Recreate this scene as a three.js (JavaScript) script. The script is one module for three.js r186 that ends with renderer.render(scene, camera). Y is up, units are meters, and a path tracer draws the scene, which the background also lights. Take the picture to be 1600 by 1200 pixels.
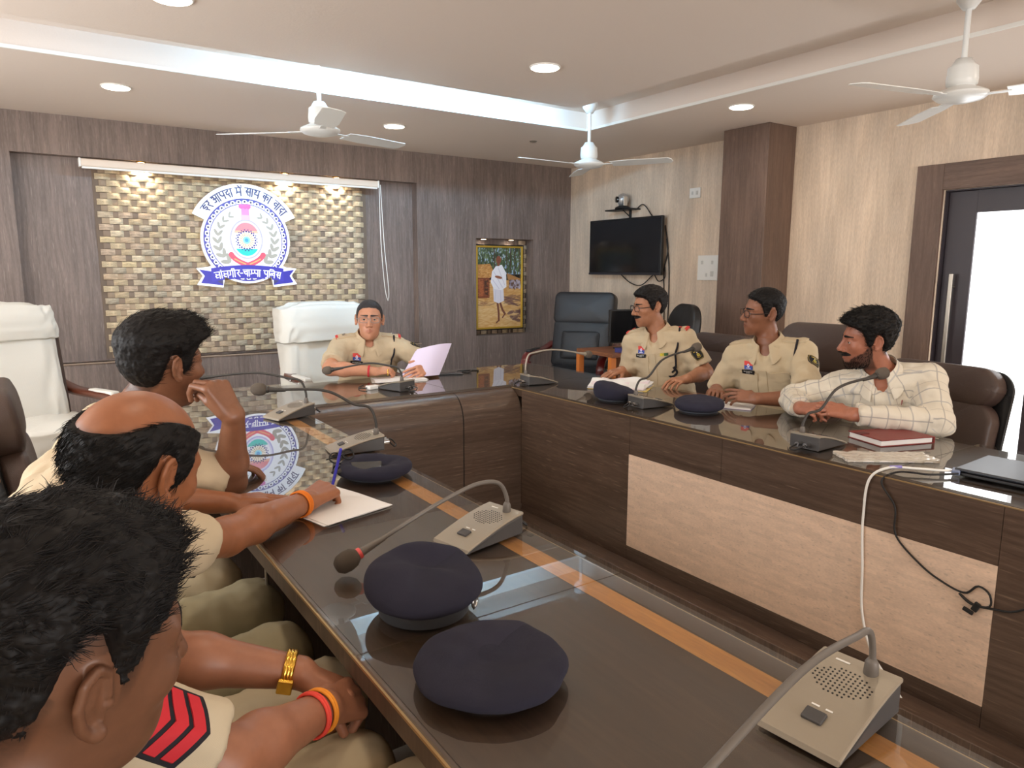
import * as THREE from 'three';
import { RoundedBoxGeometry } from 'three/addons/geometries/RoundedBoxGeometry.js';
import { mergeGeometries } from 'three/addons/utils/BufferGeometryUtils.js';
import { RectAreaLightUniformsLib } from 'three/addons/lights/RectAreaLightUniformsLib.js';
import { createNoise3D } from 'simplex-noise';

// ---------------------------------------------------------------- camera, exposure, large lights
const scene = new THREE.Scene();
const camera = new THREE.PerspectiveCamera(56.54, 4 / 3, 0.05, 60);
camera.position.set(0, 1.41, 0);
camera.rotation.set(-0.15718, -0.59651, 0.00306, 'YXZ');
const renderer = new THREE.WebGLRenderer();
renderer.toneMapping = THREE.LinearToneMapping;
renderer.toneMappingExposure = 1.05;
renderer.shadowMap.enabled = true;
RectAreaLightUniformsLib.init();
scene.background = new THREE.Color(0.9, 0.95, 1.0);

const H = 2.47, XW = 4.85, XL = -1.83, ZB = -6.05, ZN = 5.6, TT = 0.76;   // ceiling, walls, table top
function areaLight(name, color, intensity, w, h, pos, look) {
  const l = new THREE.RectAreaLight(color, intensity, w, h);
  l.name = name; l.position.set(...pos); l.lookAt(...look); l.castShadow = true; scene.add(l); return l;
}
const WARM = new THREE.Color(1.0, 0.84, 0.66), COOL = new THREE.Color(0.36, 0.68, 1.0), DAY = new THREE.Color(0.96, 0.98, 1.0);
areaLight('window_daylight', DAY, 8, 4.6, 1.4, [1.5, 1.5, ZN - 0.06], [1.5, 1.5, 0]);
areaLight('side_window_daylight', DAY, 4.6, 3.6, 1.3, [XL + 0.06, 1.5, -2.9], [XW, 1.5, -2.9]);
areaLight('door_daylight', DAY, 3.5, 0.36, 1.5, [XW - 0.06, 0.97, -1.93], [0, 0.97, -1.93]);
areaLight('door_daylight', DAY, 3.5, 0.36, 1.5, [XW - 0.06, 0.97, -1.33], [0, 0.97, -1.33]);

// ---------------------------------------------------------------- helpers
function rng(a) { return () => { a |= 0; a = a + 0x6D2B79F5 | 0; let t = Math.imul(a ^ a >>> 15, 1 | a); t = t + Math.imul(t ^ t >>> 7, 61 | t) ^ t; return ((t ^ t >>> 14) >>> 0) / 4294967296; }; }
const N3 = createNoise3D(rng(7));
const V = (x, y, z) => new THREE.Vector3(x, y, z);
const lerp = (a, b, t) => a + (b - a) * t, clamp = (x, a, b) => x < a ? a : x > b ? b : x;
const smooth = (a, b, x) => { const t = clamp((x - a) / (b - a), 0, 1); return t * t * (3 - 2 * t); };
const rad = (d) => d * Math.PI / 180;
const used = new Map();
function numbered(n) { const k = used.get(n) ?? 0; used.set(n, k + 1); return k ? n + '_' + String(k).padStart(3, '0') : n; }
function mesh(name, geo, mat, parent) {
  const m = new THREE.Mesh(Array.isArray(geo) ? merge(geo) : geo, mat);
  m.castShadow = m.receiveShadow = true;
  m.name = parent ? name : numbered(name);
  (parent ?? scene).add(m); return m;
}
function tag(o, label, category, group) { o.userData.label = label; o.userData.category = category; if (group) o.userData.group = group; return o; }
function thing(name, label, category, pos = [0, 0, 0], turn = 0, group) {
  const g = new THREE.Group(); g.name = numbered(name); g.position.set(...pos); g.rotation.y = turn; scene.add(g);
  return tag(g, label, category, group);
}
function struct(name, label, category) { const g = new THREE.Group(); g.name = name; scene.add(g); tag(g, label, category); g.userData.kind = 'structure'; return g; }
function copy(o, pos, turn, label) {
  const c = o.clone(); c.name = numbered(o.name.replace(/_\d+$/, '')); c.position.set(...pos); c.rotation.y = turn; c.userData = { ...o.userData, label }; scene.add(c); return c;
}
function merge(list) {
  const l = list.map((g) => { const q = g.index ? g.toNonIndexed() : g; for (const k of Object.keys(q.attributes)) if (!['position', 'normal', 'uv'].includes(k)) q.deleteAttribute(k); if (!q.attributes.normal) q.computeVertexNormals(); if (!q.attributes.uv) q.setAttribute('uv', new THREE.BufferAttribute(new Float32Array(q.attributes.position.count * 2), 2)); return q; });
  return l.length === 1 ? l[0] : mergeGeometries(l);
}
// world-size uv by the way each face points
function metreUV(g, swap) {
  g = g.index ? g.toNonIndexed() : g;
  const p = g.attributes.position, n = g.attributes.normal, uv = new Float32Array(p.count * 2);
  for (let i = 0; i < p.count; i += 3) {
    let nx = 0, ny = 0, nz = 0;
    for (let k = 0; k < 3; k++) { nx += Math.abs(n.getX(i + k)); ny += Math.abs(n.getY(i + k)); nz += Math.abs(n.getZ(i + k)); }
    for (let k = 0; k < 3; k++) {
      const x = p.getX(i + k), y = p.getY(i + k), z = p.getZ(i + k);
      let u, v; if (ny >= nx && ny >= nz) { u = x; v = z; } else if (nx >= nz) { u = z; v = y; } else { u = x; v = y; }
      if (swap) [u, v] = [v, u];
      uv[(i + k) * 2] = u; uv[(i + k) * 2 + 1] = v;
    }
  }
  g.setAttribute('uv', new THREE.BufferAttribute(uv, 2)); return g;
}
function box(x0, x1, y0, y1, z0, z1, bevel = 0) {
  const w = x1 - x0, h = y1 - y0, d = z1 - z0;
  const g = bevel ? new RoundedBoxGeometry(w, h, d, 2, Math.min(bevel, w / 2.01, h / 2.01, d / 2.01)) : new THREE.BoxGeometry(w, h, d);
  g.translate((x0 + x1) / 2, (y0 + y1) / 2, (z0 + z1) / 2); return metreUV(bevel ? flatFaces(g) : g);
}
// large flat faces of a rounded box keep one normal
function flatFaces(g) {
  g = g.index ? g.toNonIndexed() : g; const p = g.attributes.position, n = g.attributes.normal, a = V(0, 0, 0), b = V(0, 0, 0), c = V(0, 0, 0);
  for (let i = 0; i < p.count; i += 3) { a.fromBufferAttribute(p, i); b.fromBufferAttribute(p, i + 1).sub(a); c.fromBufferAttribute(p, i + 2).sub(a); b.cross(c).normalize(); if (Math.max(Math.abs(b.x), Math.abs(b.y), Math.abs(b.z)) > 0.9995) for (let k = 0; k < 3; k++) n.setXYZ(i + k, b.x, b.y, b.z); }
  return g;
}
function cbox(w, h, d, bevel = 0.004) { return box(-w / 2, w / 2, -h / 2, h / 2, -d / 2, d / 2, bevel); }
function tube(pts, r, seg = 40, rs = 8, closed = false) {
  return new THREE.TubeGeometry(new THREE.CatmullRomCurve3(pts.map((p) => p.isVector3 ? p : V(...p)), closed, 'centripetal'), seg, r, rs, closed);
}
function bar(a, b, r0, r1 = r0, rs = 10) {
  a = a.isVector3 ? a : V(...a); b = b.isVector3 ? b : V(...b);
  const d = b.clone().sub(a), g = new THREE.CylinderGeometry(r1, r0, d.length(), rs);
  g.applyQuaternion(new THREE.Quaternion().setFromUnitVectors(V(0, 1, 0), d.normalize())); g.translate((a.x + b.x) / 2, (a.y + b.y) / 2, (a.z + b.z) / 2); return g;
}
function lathe(pts, seg = 24) { return new THREE.LatheGeometry(pts.map((p) => new THREE.Vector2(...p)), seg); }
function moved(g, x, y, z, rx = 0, ry = 0, rz = 0) { return g.applyMatrix4(new THREE.Matrix4().compose(V(x, y, z), new THREE.Quaternion().setFromEuler(new THREE.Euler(rx, ry, rz, 'YXZ')), V(1, 1, 1))); }
function extrude(pts, depth, bevel = 0, curveSeg = 12) {
  const s = pts.isShape ? pts : new THREE.Shape(pts.map((p) => new THREE.Vector2(...p)));
  return new THREE.ExtrudeGeometry(s, { depth: depth - 2 * bevel, bevelEnabled: bevel > 0, bevelSize: bevel, bevelThickness: bevel, bevelOffset: -bevel, bevelSegments: 2, curveSegments: curveSeg }).translate(0, 0, bevel);
}
// a surface through rings of points
function loft(rings, closedRing = true, caps = false) {
  const n = rings[0].length, m = rings.length, pos = [], uv = [], idx = [];
  let len = 0;
  for (let i = 0; i < m; i++) { if (i) len += rings[i][0].distanceTo(rings[i - 1][0]); let s = 0; for (let j = 0; j < n; j++) { const p = rings[i][j]; if (j) s += p.distanceTo(rings[i][j - 1]); pos.push(p.x, p.y, p.z); uv.push(s, len); } }
  const nn = closedRing ? n : n - 1;
  for (let i = 0; i < m - 1; i++) for (let j = 0; j < nn; j++) { const a = i * n + j, b = i * n + (j + 1) % n, c = a + n, d = b + n; idx.push(a, b, c, b, d, c); }
  if (caps) for (const e of [0, m - 1]) { const c = rings[e].reduce((s, p) => s.add(p), V(0, 0, 0)).divideScalar(n), k = pos.length / 3; pos.push(c.x, c.y, c.z); uv.push(0, 0); for (let j = 0; j < n; j++) { const a = e * n + j, b = e * n + (j + 1) % n; e ? idx.push(a, b, k) : idx.push(b, a, k); } }
  const g = new THREE.BufferGeometry();
  g.setAttribute('position', new THREE.Float32BufferAttribute(pos, 3)); g.setAttribute('uv', new THREE.Float32BufferAttribute(uv, 2)); g.setIndex(idx); g.computeVertexNormals(); return g;
}
// ---------------------------------------------------------------- textures and materials
function dataTex(w, h, fn, srgb = true) {
  const d = new Uint8Array(w * h * 4);
  for (let y = 0; y < h; y++) for (let x = 0; x < w; x++) { const c = fn(x, y), o = (y * w + x) * 4; d[o] = clamp(c[0], 0, 255); d[o + 1] = clamp(c[1], 0, 255); d[o + 2] = clamp(c[2], 0, 255); d[o + 3] = 255; }
  const t = new THREE.DataTexture(d, w, h); t.wrapS = t.wrapT = THREE.MirroredRepeatWrapping; t.magFilter = THREE.LinearFilter; t.minFilter = THREE.LinearMipmapLinearFilter;
  if (srgb) t.colorSpace = THREE.SRGBColorSpace; t.needsUpdate = true; return t;
}
function canvasTex(w, h, draw) {
  const c = document.createElement('canvas'); c.width = w; c.height = h; draw(c.getContext('2d'), w, h);
  const t = new THREE.CanvasTexture(c); t.colorSpace = THREE.SRGBColorSpace; return t;
}
const mul = (c, k) => c.map((x) => x * k), mix3 = (a, b, t) => a.map((x, i) => lerp(x, b[i], t));
// laminate with grain along v; period of 1 texture = sx by sy metres
function laminate(base, dark, light, sx, sy, w, h, fleck, seed) {
  const t = dataTex(w, h, (px, py) => {
    const x = px / w * sx, y = py / h * sy;
    const wob = N3(x * 3, y * 1.2, seed) * 0.012;
    const fine = N3((x + wob) * 130, y * 5, seed + 5), mid = N3((x + wob) * 42, y * 2.4, seed + 9), big = N3(x * 6, y * 1.1, seed + 13), dots = N3(x * 260, y * 26, seed + 17);
    let c = mix3(base, dark, clamp(0.32 + 0.42 * mid + 0.25 * fine, 0, 1) * 0.85);
    c = mix3(c, light, smooth(0.45, 0.95, N3((x + wob) * 75, y * 7, seed + 21) * 0.8 + 0.35 * fine) * fleck);
    return mul(c, 1 + 0.07 * big + 0.05 * dots);
  });
  t.repeat.set(1 / sx, 1 / sy); return t;
}
const std = (o) => new THREE.MeshStandardMaterial(o), phys = (o) => new THREE.MeshPhysicalMaterial(o);
const hex = (r, g, b) => new THREE.Color().setRGB(r / 255, g / 255, b / 255, THREE.SRGBColorSpace);
const noiseBump = dataTex(256, 256, (x, y) => { const v = 128 + 60 * N3(x / 9, y / 9, 3) + 50 * N3(x / 3, y / 3, 8); return [v, v, v]; }, false);
function bumpRep(k) { const t = noiseBump.clone(); t.repeat.set(k, k); t.needsUpdate = true; return t; }
const weave = dataTex(128, 128, (x, y) => { const v = 128 + 70 * Math.sin(x * Math.PI / 4 + (y >> 2 & 1) * Math.PI) * Math.sin(y * Math.PI / 4) + 25 * N3(x / 5, y / 5, 30); return [v, v, v]; }, false);
weave.repeat.set(12, 12);
const M = {
  darkWall: std({ map: laminate([132, 116, 108], [100, 87, 80], [164, 150, 140], 1.3, 2.6, 768, 1024, 0.6, 1), roughness: 0.5 }),
  beigeWall: std({ map: laminate([224, 204, 182], [206, 184, 160], [236, 220, 202], 1.3, 2.6, 640, 896, 0.5, 40), roughness: 0.55 }),
  brownCol: std({ map: laminate([112, 90, 78], [88, 69, 59], [138, 114, 98], 0.9, 2.4, 448, 768, 0.5, 80), roughness: 0.5 }),
  tableWood: std({ map: laminate([94, 76, 64], [66, 51, 42], [128, 108, 92], 0.45, 1.0, 448, 640, 0.7, 120), roughness: 0.3 }),
  topWood: phys({ map: laminate([70, 53, 40], [55, 40, 29], [86, 66, 50], 0.7, 2.4, 448, 640, 0.4, 160), roughness: 0.45 }),
  strip: std({ map: laminate([186, 130, 68], [166, 110, 54], [198, 146, 84], 0.4, 2, 128, 512, 0.5, 200), roughness: 0.5 }),
  glass: phys({ color: hex(252, 253, 250), transmission: 1, roughness: 0, thickness: 0, ior: 1.65 }),
  clear: phys({ color: 0xffffff, transmission: 1, roughness: 0.02, thickness: 0, ior: 1.45 }),
  ceiling: std({ color: hex(228, 214, 202), roughness: 0.85, bumpMap: bumpRep(2), bumpScale: 0.0004 }),
  white: std({ color: hex(238, 236, 230), roughness: 0.5 }),
  whiteGloss: std({ color: hex(236, 236, 232), roughness: 0.25 }),
  black: std({ color: hex(22, 22, 24), roughness: 0.45 }),
  blackGloss: phys({ color: hex(14, 14, 17), roughness: 0.12, clearcoat: 0.5, clearcoatRoughness: 0.05 }),
  cable: std({ color: hex(24, 22, 22), roughness: 0.5 }),
  chrome: std({ color: hex(205, 205, 205), metalness: 1, roughness: 0.22 }),
  steel: std({ color: hex(190, 182, 170), metalness: 1, roughness: 0.38 }),
  gold: std({ color: hex(236, 190, 84), metalness: 1, roughness: 0.22 }),
  floor: std({ color: hex(206, 196, 182), roughness: 0.3 }),
  paper: std({ color: hex(240, 238, 236), roughness: 0.8 }),
  lilac: std({ color: hex(226, 216, 242), roughness: 0.8, side: THREE.DoubleSide }),
  brownLeather: phys({ color: hex(72, 56, 50), roughness: 0.42, bumpMap: bumpRep(9), bumpScale: 0.0006, sheen: 0.1 }),
  blackLeather: phys({ color: hex(38, 39, 42), roughness: 0.4, bumpMap: bumpRep(9), bumpScale: 0.0006 }),
  redWood: phys({ color: hex(104, 26, 24), roughness: 0.3, clearcoat: 0.6, clearcoatRoughness: 0.12 }),
  armWood: phys({ color: hex(96, 48, 30), roughness: 0.3, clearcoat: 0.5, clearcoatRoughness: 0.15 }),
  cloth: std({ color: hex(224, 222, 214), roughness: 0.9, bumpMap: weave, bumpScale: 0.0003, side: THREE.DoubleSide }),
  felt: phys({ color: hex(38, 37, 54), roughness: 1, sheen: 0.3, sheenRoughness: 0.6, sheenColor: hex(90, 88, 120), bumpMap: bumpRep(30), bumpScale: 0.0012 }),
  feltBand: std({ color: hex(66, 70, 78), roughness: 0.7 }),
};
// ---------------------------------------------------------------- the room
{
  const f = struct('floor', 'pale vitrified tile floor under the tables', 'floor');
  mesh('slab', box(XL - 0.2, XW + 0.2, -0.15, 0, ZB - 0.3, ZN + 0.2), M.floor, f);
  const l = struct('wall_left', 'plain beige laminate wall out of view on the left with a window', 'wall');
  const wz0 = -4.75, wz1 = -1.05, wm = (wz0 + wz1) / 2;
  mesh('panel', [box(XL - 0.15, XL, 0, H + 0.3, ZB - 0.3, wz0), box(XL - 0.15, XL, 0, H + 0.3, wz1, ZN + 0.2), box(XL - 0.15, XL, 0, 0.8, wz0, wz1), box(XL - 0.15, XL, 2.2, H + 0.3, wz0, wz1)], M.beigeWall, l);
  const w2 = struct('window_2', 'wide daylit window in the left wall outside the photo', 'window'), lit2 = std({ color: hex(240, 244, 250), roughness: 0.6, emissive: DAY, emissiveIntensity: 1.6 });
  mesh('frame', [box(XL - 0.08, XL, 0.8, 2.2, wz0, wz0 + 0.05), box(XL - 0.08, XL, 0.8, 2.2, wz1 - 0.05, wz1), box(XL - 0.08, XL, 0.8, 0.85, wz0 + 0.05, wz1 - 0.05), box(XL - 0.08, XL, 2.15, 2.2, wz0 + 0.05, wz1 - 0.05), box(XL - 0.08, XL, 0.85, 2.15, wm - 0.025, wm + 0.025)], M.white, w2);
  mesh('pane', box(XL - 0.05, XL - 0.04, 0.85, 2.15, wz0 + 0.05, wm - 0.025), lit2, w2); mesh('pane', box(XL - 0.05, XL - 0.04, 0.85, 2.15, wm + 0.025, wz1 - 0.05), lit2, w2);
  const n = struct('wall_front', 'beige wall behind the camera with a wide window', 'wall');
  mesh('panel', [box(XL, XW, 0, 0.75, ZN, ZN + 0.15), box(XL, XW, 2.25, H + 0.3, ZN, ZN + 0.15), box(XL, -0.85, 0.75, 2.25, ZN, ZN + 0.15), box(3.85, XW, 0.75, 2.25, ZN, ZN + 0.15)], M.beigeWall, n);
  const w = struct('window_1', 'wide daylit window in the wall behind the camera', 'window');
  mesh('frame', [box(-0.85, -0.8, 0.75, 2.25, ZN, ZN + 0.08), box(3.8, 3.85, 0.75, 2.25, ZN, ZN + 0.08), box(-0.8, 3.8, 0.75, 0.8, ZN, ZN + 0.08), box(-0.8, 3.8, 2.2, 2.25, ZN, ZN + 0.08), box(1.475, 1.525, 0.8, 2.2, ZN, ZN + 0.08)], M.white, w);
  const lit = std({ color: hex(240, 244, 250), roughness: 0.6, emissive: DAY, emissiveIntensity: 1.6 });
  mesh('pane', box(-0.8, 1.475, 0.8, 2.2, ZN + 0.03, ZN + 0.04), lit, w); mesh('pane', box(1.525, 3.8, 0.8, 2.2, ZN + 0.03, ZN + 0.04), lit, w);
}
// back wall with two niches, stone cladding in the large one
const NX0 = 0.0, NX1 = 3.05, NY0 = 0.735, NY1 = 2.2, NZ = -6.15, QX0 = 3.68, QX1 = 4.37, QY0 = 0.77, QY1 = 1.725, QZ = -6.19;
const wallBack = struct('wall_back', 'dark brown woodgrain wall with two lit niches', 'wall');
mesh('panel', [
  box(XL, XW, NY1, H + 0.3, -6.3, ZB), box(XL, NX0, 0, NY1, -6.3, ZB), box(NX0, NX1, 0, NY0, -6.3, ZB),
  box(NX1, QX0, 0, NY1, -6.3, ZB), box(QX0, QX1, QY1, NY1, -6.3, ZB), box(QX0, QX1, 0, QY0, -6.3, ZB), box(QX1, XW, 0, NY1, -6.3, ZB),
], M.darkWall, wallBack);
mesh('niche_back', box(NX0, NX1, NY0, NY1, -6.3, NZ), M.darkWall, wallBack);
mesh('niche_back', box(QX0, QX1, QY0, QY1, -6.3, QZ), M.darkWall, wallBack);
mesh('ledge_trim', box(NX0 - 0.02, NX1 + 0.02, NY0 - 0.012, NY0, -6.1, ZB + 0.012, 0.003), std({ color: hex(150, 130, 112), roughness: 0.5 }), wallBack);
const stoneTones = [[228, 209, 176], [216, 196, 164], [236, 221, 194], [206, 190, 166], [222, 198, 170], [196, 184, 164], [232, 212, 172], [212, 190, 168]];
const stoneMap = dataTex(256, 256, (x, y) => { const v = 226 + 26 * N3(x / 60, y / 14, 51) + 14 * N3(x / 12, y / 6, 52) + 10 * N3(x / 3, y / 3, 53); return [v, v * 0.985, v * 0.96]; });
const stoneMats = stoneTones.map((c, i) => { const t = stoneMap.clone(); t.repeat.set(4, 4); t.offset.set(i * 0.17, i * 0.31); t.needsUpdate = true; return std({ map: t, color: hex(...c), roughness: 0.75, bumpMap: noiseBump, bumpScale: 0.0008 }); });
const darkStones = [[158, 138, 116], [138, 120, 104], [176, 154, 128], [146, 126, 108]].map((c) => std({ color: hex(...c), roughness: 0.85 }));
function pillow(w, h, bulge) {   // a convex stone, sunk at its ends
  const nx = 5, ny = 3, pos = [], uv = [], idx = [];
  for (let j = 0; j <= ny; j++) for (let i = 0; i <= nx; i++) { const u = i / nx * 2 - 1, v = j / ny * 2 - 1; pos.push(u * w / 2, v * h / 2, bulge * (1 - 0.85 * u * u) * (1 - 0.25 * v * v * v * v)); uv.push(u * w / 2 + 0.5, v * h / 2 + 0.5); }
  for (let j = 0; j < ny; j++) for (let i = 0; i < nx; i++) { const a = j * (nx + 1) + i, b = a + 1, c = a + nx + 1, d = c + 1; idx.push(a, b, c, b, d, c); }
  const rim = []; for (let i = 0; i <= nx; i++) rim.push(i); for (let j = 1; j <= ny; j++) rim.push(j * (nx + 1) + nx); for (let i = nx - 1; i >= 0; i--) rim.push(ny * (nx + 1) + i); for (let j = ny - 1; j > 0; j--) rim.push(j * (nx + 1));
  for (let k = 0; k < rim.length; k++) { const a = rim[k], b = rim[(k + 1) % rim.length], o = pos.length / 3; for (const q of [a, b]) { pos.push(pos[q * 3], pos[q * 3 + 1], pos[q * 3 + 2]); uv.push(uv[q * 2], uv[q * 2 + 1]); } for (const q of [a, b]) { pos.push(pos[q * 3], pos[q * 3 + 1], -0.004); uv.push(uv[q * 2], uv[q * 2 + 1]); } idx.push(o, o + 2, o + 1, o + 1, o + 2, o + 3); }
  const g = new THREE.BufferGeometry(); g.setAttribute('position', new THREE.Float32BufferAttribute(pos, 3)); g.setAttribute('uv', new THREE.Float32BufferAttribute(uv, 2)); g.setIndex(idx); g.computeVertexNormals(); return g;
}
{
  const panel = mesh('stone_cladding', box(0.48, 2.59, 0.745, 2.14, NZ - 0.005, NZ + 0.006), std({ color: hex(120, 104, 90), roughness: 0.95 }), wallBack);
  const r = rng(11), P = 0.131, R = 0.0452, light = [0, 1, 2].map((k) => pillow(0.1 - k * 0.006, R - 0.0035, 0.017 + k * 0.003)), dark = pillow(0.052, R - 0.005, 0.006);
  const restL = [], restD = []; let nl = 0, nd = 0;
  for (let row = 0; row < 31; row++) for (let col = -1; col < 17; col++) {
    const y = 0.748 + R * (row + 0.5), off = row % 2 ? P / 2 : 0;
    for (const kind of [0, 1]) {
      const x = 0.48 + col * P + off + (kind ? P / 2 : 0) + (r() - 0.5) * 0.006, v = Math.floor(r() * 8), hw = kind ? 0.026 : 0.046;
      if (x - hw < 0.475 || x + hw > 2.597) continue;
      const behindSign = Math.hypot(x - 1.53, y - 1.66) < 0.3, low = y < 0.98 && x < 1.2;
      const m = (kind ? darkStones[v % 4] : stoneMats[v]), g = kind ? dark : light[v % 3];
      const single = !behindSign && !low && (kind ? nd < 300 : nl < 300);
      if (single) { const t = mesh(kind ? 'dark_stone' : 'stone_tile', g, m, panel); t.position.set(x, y, NZ + 0.01); kind ? nd++ : nl++; }
      else (kind ? restD : restL).push(g.clone().translate(x, y, NZ + 0.01));
    }
  }
  const a = mesh('stone_tiles', restL, stoneMats[0], panel); a.userData.kind = 'stuff';
  const b = mesh('dark_stones', restD, darkStones[0], panel); b.userData.kind = 'stuff';
  // narrow stone border at the right and foot of the picture niche
  const border = mesh('stone_border', [box(QX1 - 0.1, QX1, QY0, QY1, QZ, QZ + 0.006), box(QX0, QX1 - 0.1, QY0, QY0 + 0.055, QZ, QZ + 0.006)], std({ color: hex(98, 84, 74), roughness: 0.95 }), wallBack);
  const sl = pillow(0.062, 0.041, 0.012), sd = pillow(0.034, 0.04, 0.005);
  for (let k = 0; k < 21; k++) { const y = QY0 + 0.022 + k * 0.0452, s = k % 2; for (const kind of [0, 1]) { const t = mesh(kind ? 'dark_stone' : 'stone_tile', kind ? sd : sl, kind ? darkStones[k % 4] : stoneMats[k % 8], border); t.position.set(QX1 - 0.1 + ((kind ^ s) ? 0.07 : 0.032), y, QZ + 0.012); } }
  for (let k = 0; k < 9; k++) { const t = mesh(k % 2 ? 'dark_stone' : 'stone_tile', k % 2 ? sd : sl, k % 2 ? darkStones[k % 4] : stoneMats[k % 8], border); t.position.set(QX0 + 0.035 + k * 0.065, QY0 + 0.024, QZ + 0.012); }
}
// right wall with the door opening
const DZ0 = -2.305, DZ1 = -0.93, DY = 1.92;
{
  const w = struct('wall_right', 'light beige flecked laminate wall carrying the television', 'wall');
  mesh('panel', [box(XW, XW + 0.2, 0, H + 0.3, ZB - 0.25, DZ0), box(XW, XW + 0.2, DY, H + 0.3, DZ0, DZ1), box(XW, XW + 0.2, 0, H + 0.3, DZ1, ZN + 0.2)], M.beigeWall, w);
  const c = struct('wall_pillar', 'brown woodgrain pillar standing out from the right wall', 'pillar');
  mesh('casing', box(4.53, XW, 0, H, -3.80, -3.39, 0.004), M.brownCol, c);
  const t = struct('trim_1', 'wide dark brown door surround on the right wall', 'door trim');
  mesh('board', box(XW - 0.025, XW, 0, 2.08, DZ0 - 0.165, DZ0, 0.003), M.brownCol, t); mesh('board', box(XW - 0.025, XW, 0, 2.08, DZ1, DZ1 + 0.165, 0.003), M.brownCol, t);
  mesh('board', metreUV(box(XW - 0.025, XW, DY, 2.08, DZ0, DZ1, 0.003), true), M.brownCol, t);
  const d = struct('door_1', 'dark double door with frosted daylit glass and steel pull', 'door');
  const leafM = std({ color: hex(62, 56, 62), roughness: 0.4 }), pane = std({ color: hex(235, 240, 245), roughness: 0.5, emissive: DAY, emissiveIntensity: 2.2 });
  for (const [z0, z1, gz0, gz1, hz] of [[DZ0 + 0.008, -1.635, -2.13, -1.77, -2.22], [-1.625, DZ1 - 0.008, -1.49, -1.13, -1.04]]) {
    mesh('leaf', [box(XW + 0.06, XW + 0.1, 0.01, DY - 0.01, z0, gz0, 0.003), box(XW + 0.06, XW + 0.1, 0.01, DY - 0.01, gz1, z1, 0.003), box(XW + 0.06, XW + 0.1, 1.775, DY - 0.01, gz0, gz1), box(XW + 0.06, XW + 0.1, 0.01, 0.18, gz0, gz1)], leafM, d);
    mesh('glass_pane', box(XW + 0.075, XW + 0.083, 0.18, 1.775, gz0, gz1), pane, d);
    mesh('pull_handle', [box(XW + 0.005, XW + 0.02, 0.72, 1.4, hz - 0.012, hz + 0.012, 0.003), bar([XW + 0.012, 0.8, hz], [XW + 0.07, 0.8, hz], 0.008), bar([XW + 0.012, 1.32, hz], [XW + 0.07, 1.32, hz], 0.008)], M.steel, d);
  }
  mesh('frame', [box(XW + 0.02, XW + 0.14, 0, DY, DZ0 - 0.002, DZ0 + 0.006), box(XW + 0.02, XW + 0.14, 0, DY, DZ1 - 0.006, DZ1 + 0.002), box(XW + 0.02, XW + 0.14, DY - 0.008, DY, DZ0, DZ1)], leafM, d);
  mesh('outside_board', box(XW + 0.14, XW + 0.2, 0, DY, DZ0, DZ1), M.white, d);
}
// ceiling: soffit round a channel, floating centre panel, cove light in the channel
const CX0 = -0.61, CX1 = 3.67, CZ0 = -4.4, CZ1 = 3.9, PX0 = -0.05, PX1 = 3.12, PZ0 = -3.86, PZ1 = 3.36, CT = H + 0.13;
{
  const c = struct('ceiling', 'cream false ceiling with a recessed channel round a centre panel', 'ceiling');
  mesh('soffit', [box(XL, XW, H, H + 0.14, ZB, CZ0), box(XL, XW, H, H + 0.14, CZ1, ZN), box(XL, CX0, H, H + 0.14, CZ0, CZ1), box(CX1, XW, H, H + 0.14, CZ0, CZ1)], M.ceiling, c);
  mesh('centre_panel', box(PX0, PX1, H, H + 0.1, PZ0, PZ1, 0.004), M.ceiling, c);
  mesh('slab', box(XL - 0.15, XW + 0.2, CT, CT + 0.15, ZB - 0.25, ZN + 0.15), M.ceiling, c);
  mesh('lip', [box(CX0, CX1, H - 0.006, H + 0.012, CZ0, CZ0 + 0.012), box(CX1 - 0.012, CX1, H - 0.006, H + 0.012, CZ0, CZ1), box(CX0, CX0 + 0.012, H - 0.006, H + 0.012, CZ0, CZ1)], M.white, c);
  const led = std({ color: 0xffffff, roughness: 0.6, emissive: COOL, emissiveIntensity: 14 });
  const s = thing('cove_light', 'bluish white strip light shining inside the ceiling channel', 'strip light', [0, 0, 0]);
  mesh('housing', box(1.3, 3.08, H + 0.03, H + 0.05, PZ0 - 0.03, PZ0 - 0.002, 0.003), M.white, s);
  mesh('diffuser', box(1.31, 3.07, H + 0.05, H + 0.07, PZ0 - 0.035, PZ0 - 0.006, 0.004), led, s);
  areaLight('cove_light_tube', COOL, 210, 1.74, 0.035, [2.19, H + 0.085, PZ0 - 0.045], [2.19, H + 0.11, PZ0 - 0.5]);
  const s2 = thing('cove_light', 'dim blue strip light at the left in the ceiling channel', 'strip light', [0, 0, 0]);
  mesh('housing', box(-0.03, 1.28, H + 0.03, H + 0.045, PZ0 - 0.03, PZ0 - 0.002, 0.003), M.white, s2);
  mesh('diffuser', box(-0.02, 1.27, H + 0.045, H + 0.06, PZ0 - 0.03, PZ0 - 0.006, 0.003), std({ color: 0xffffff, emissive: COOL, emissiveIntensity: 4 }), s2);
  areaLight('cove_light_strip', COOL, 9, 1.28, 0.03, [0.62, H + 0.08, PZ0 - 0.04], [0.62, H + 0.11, PZ0 - 0.5]);
}
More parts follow.
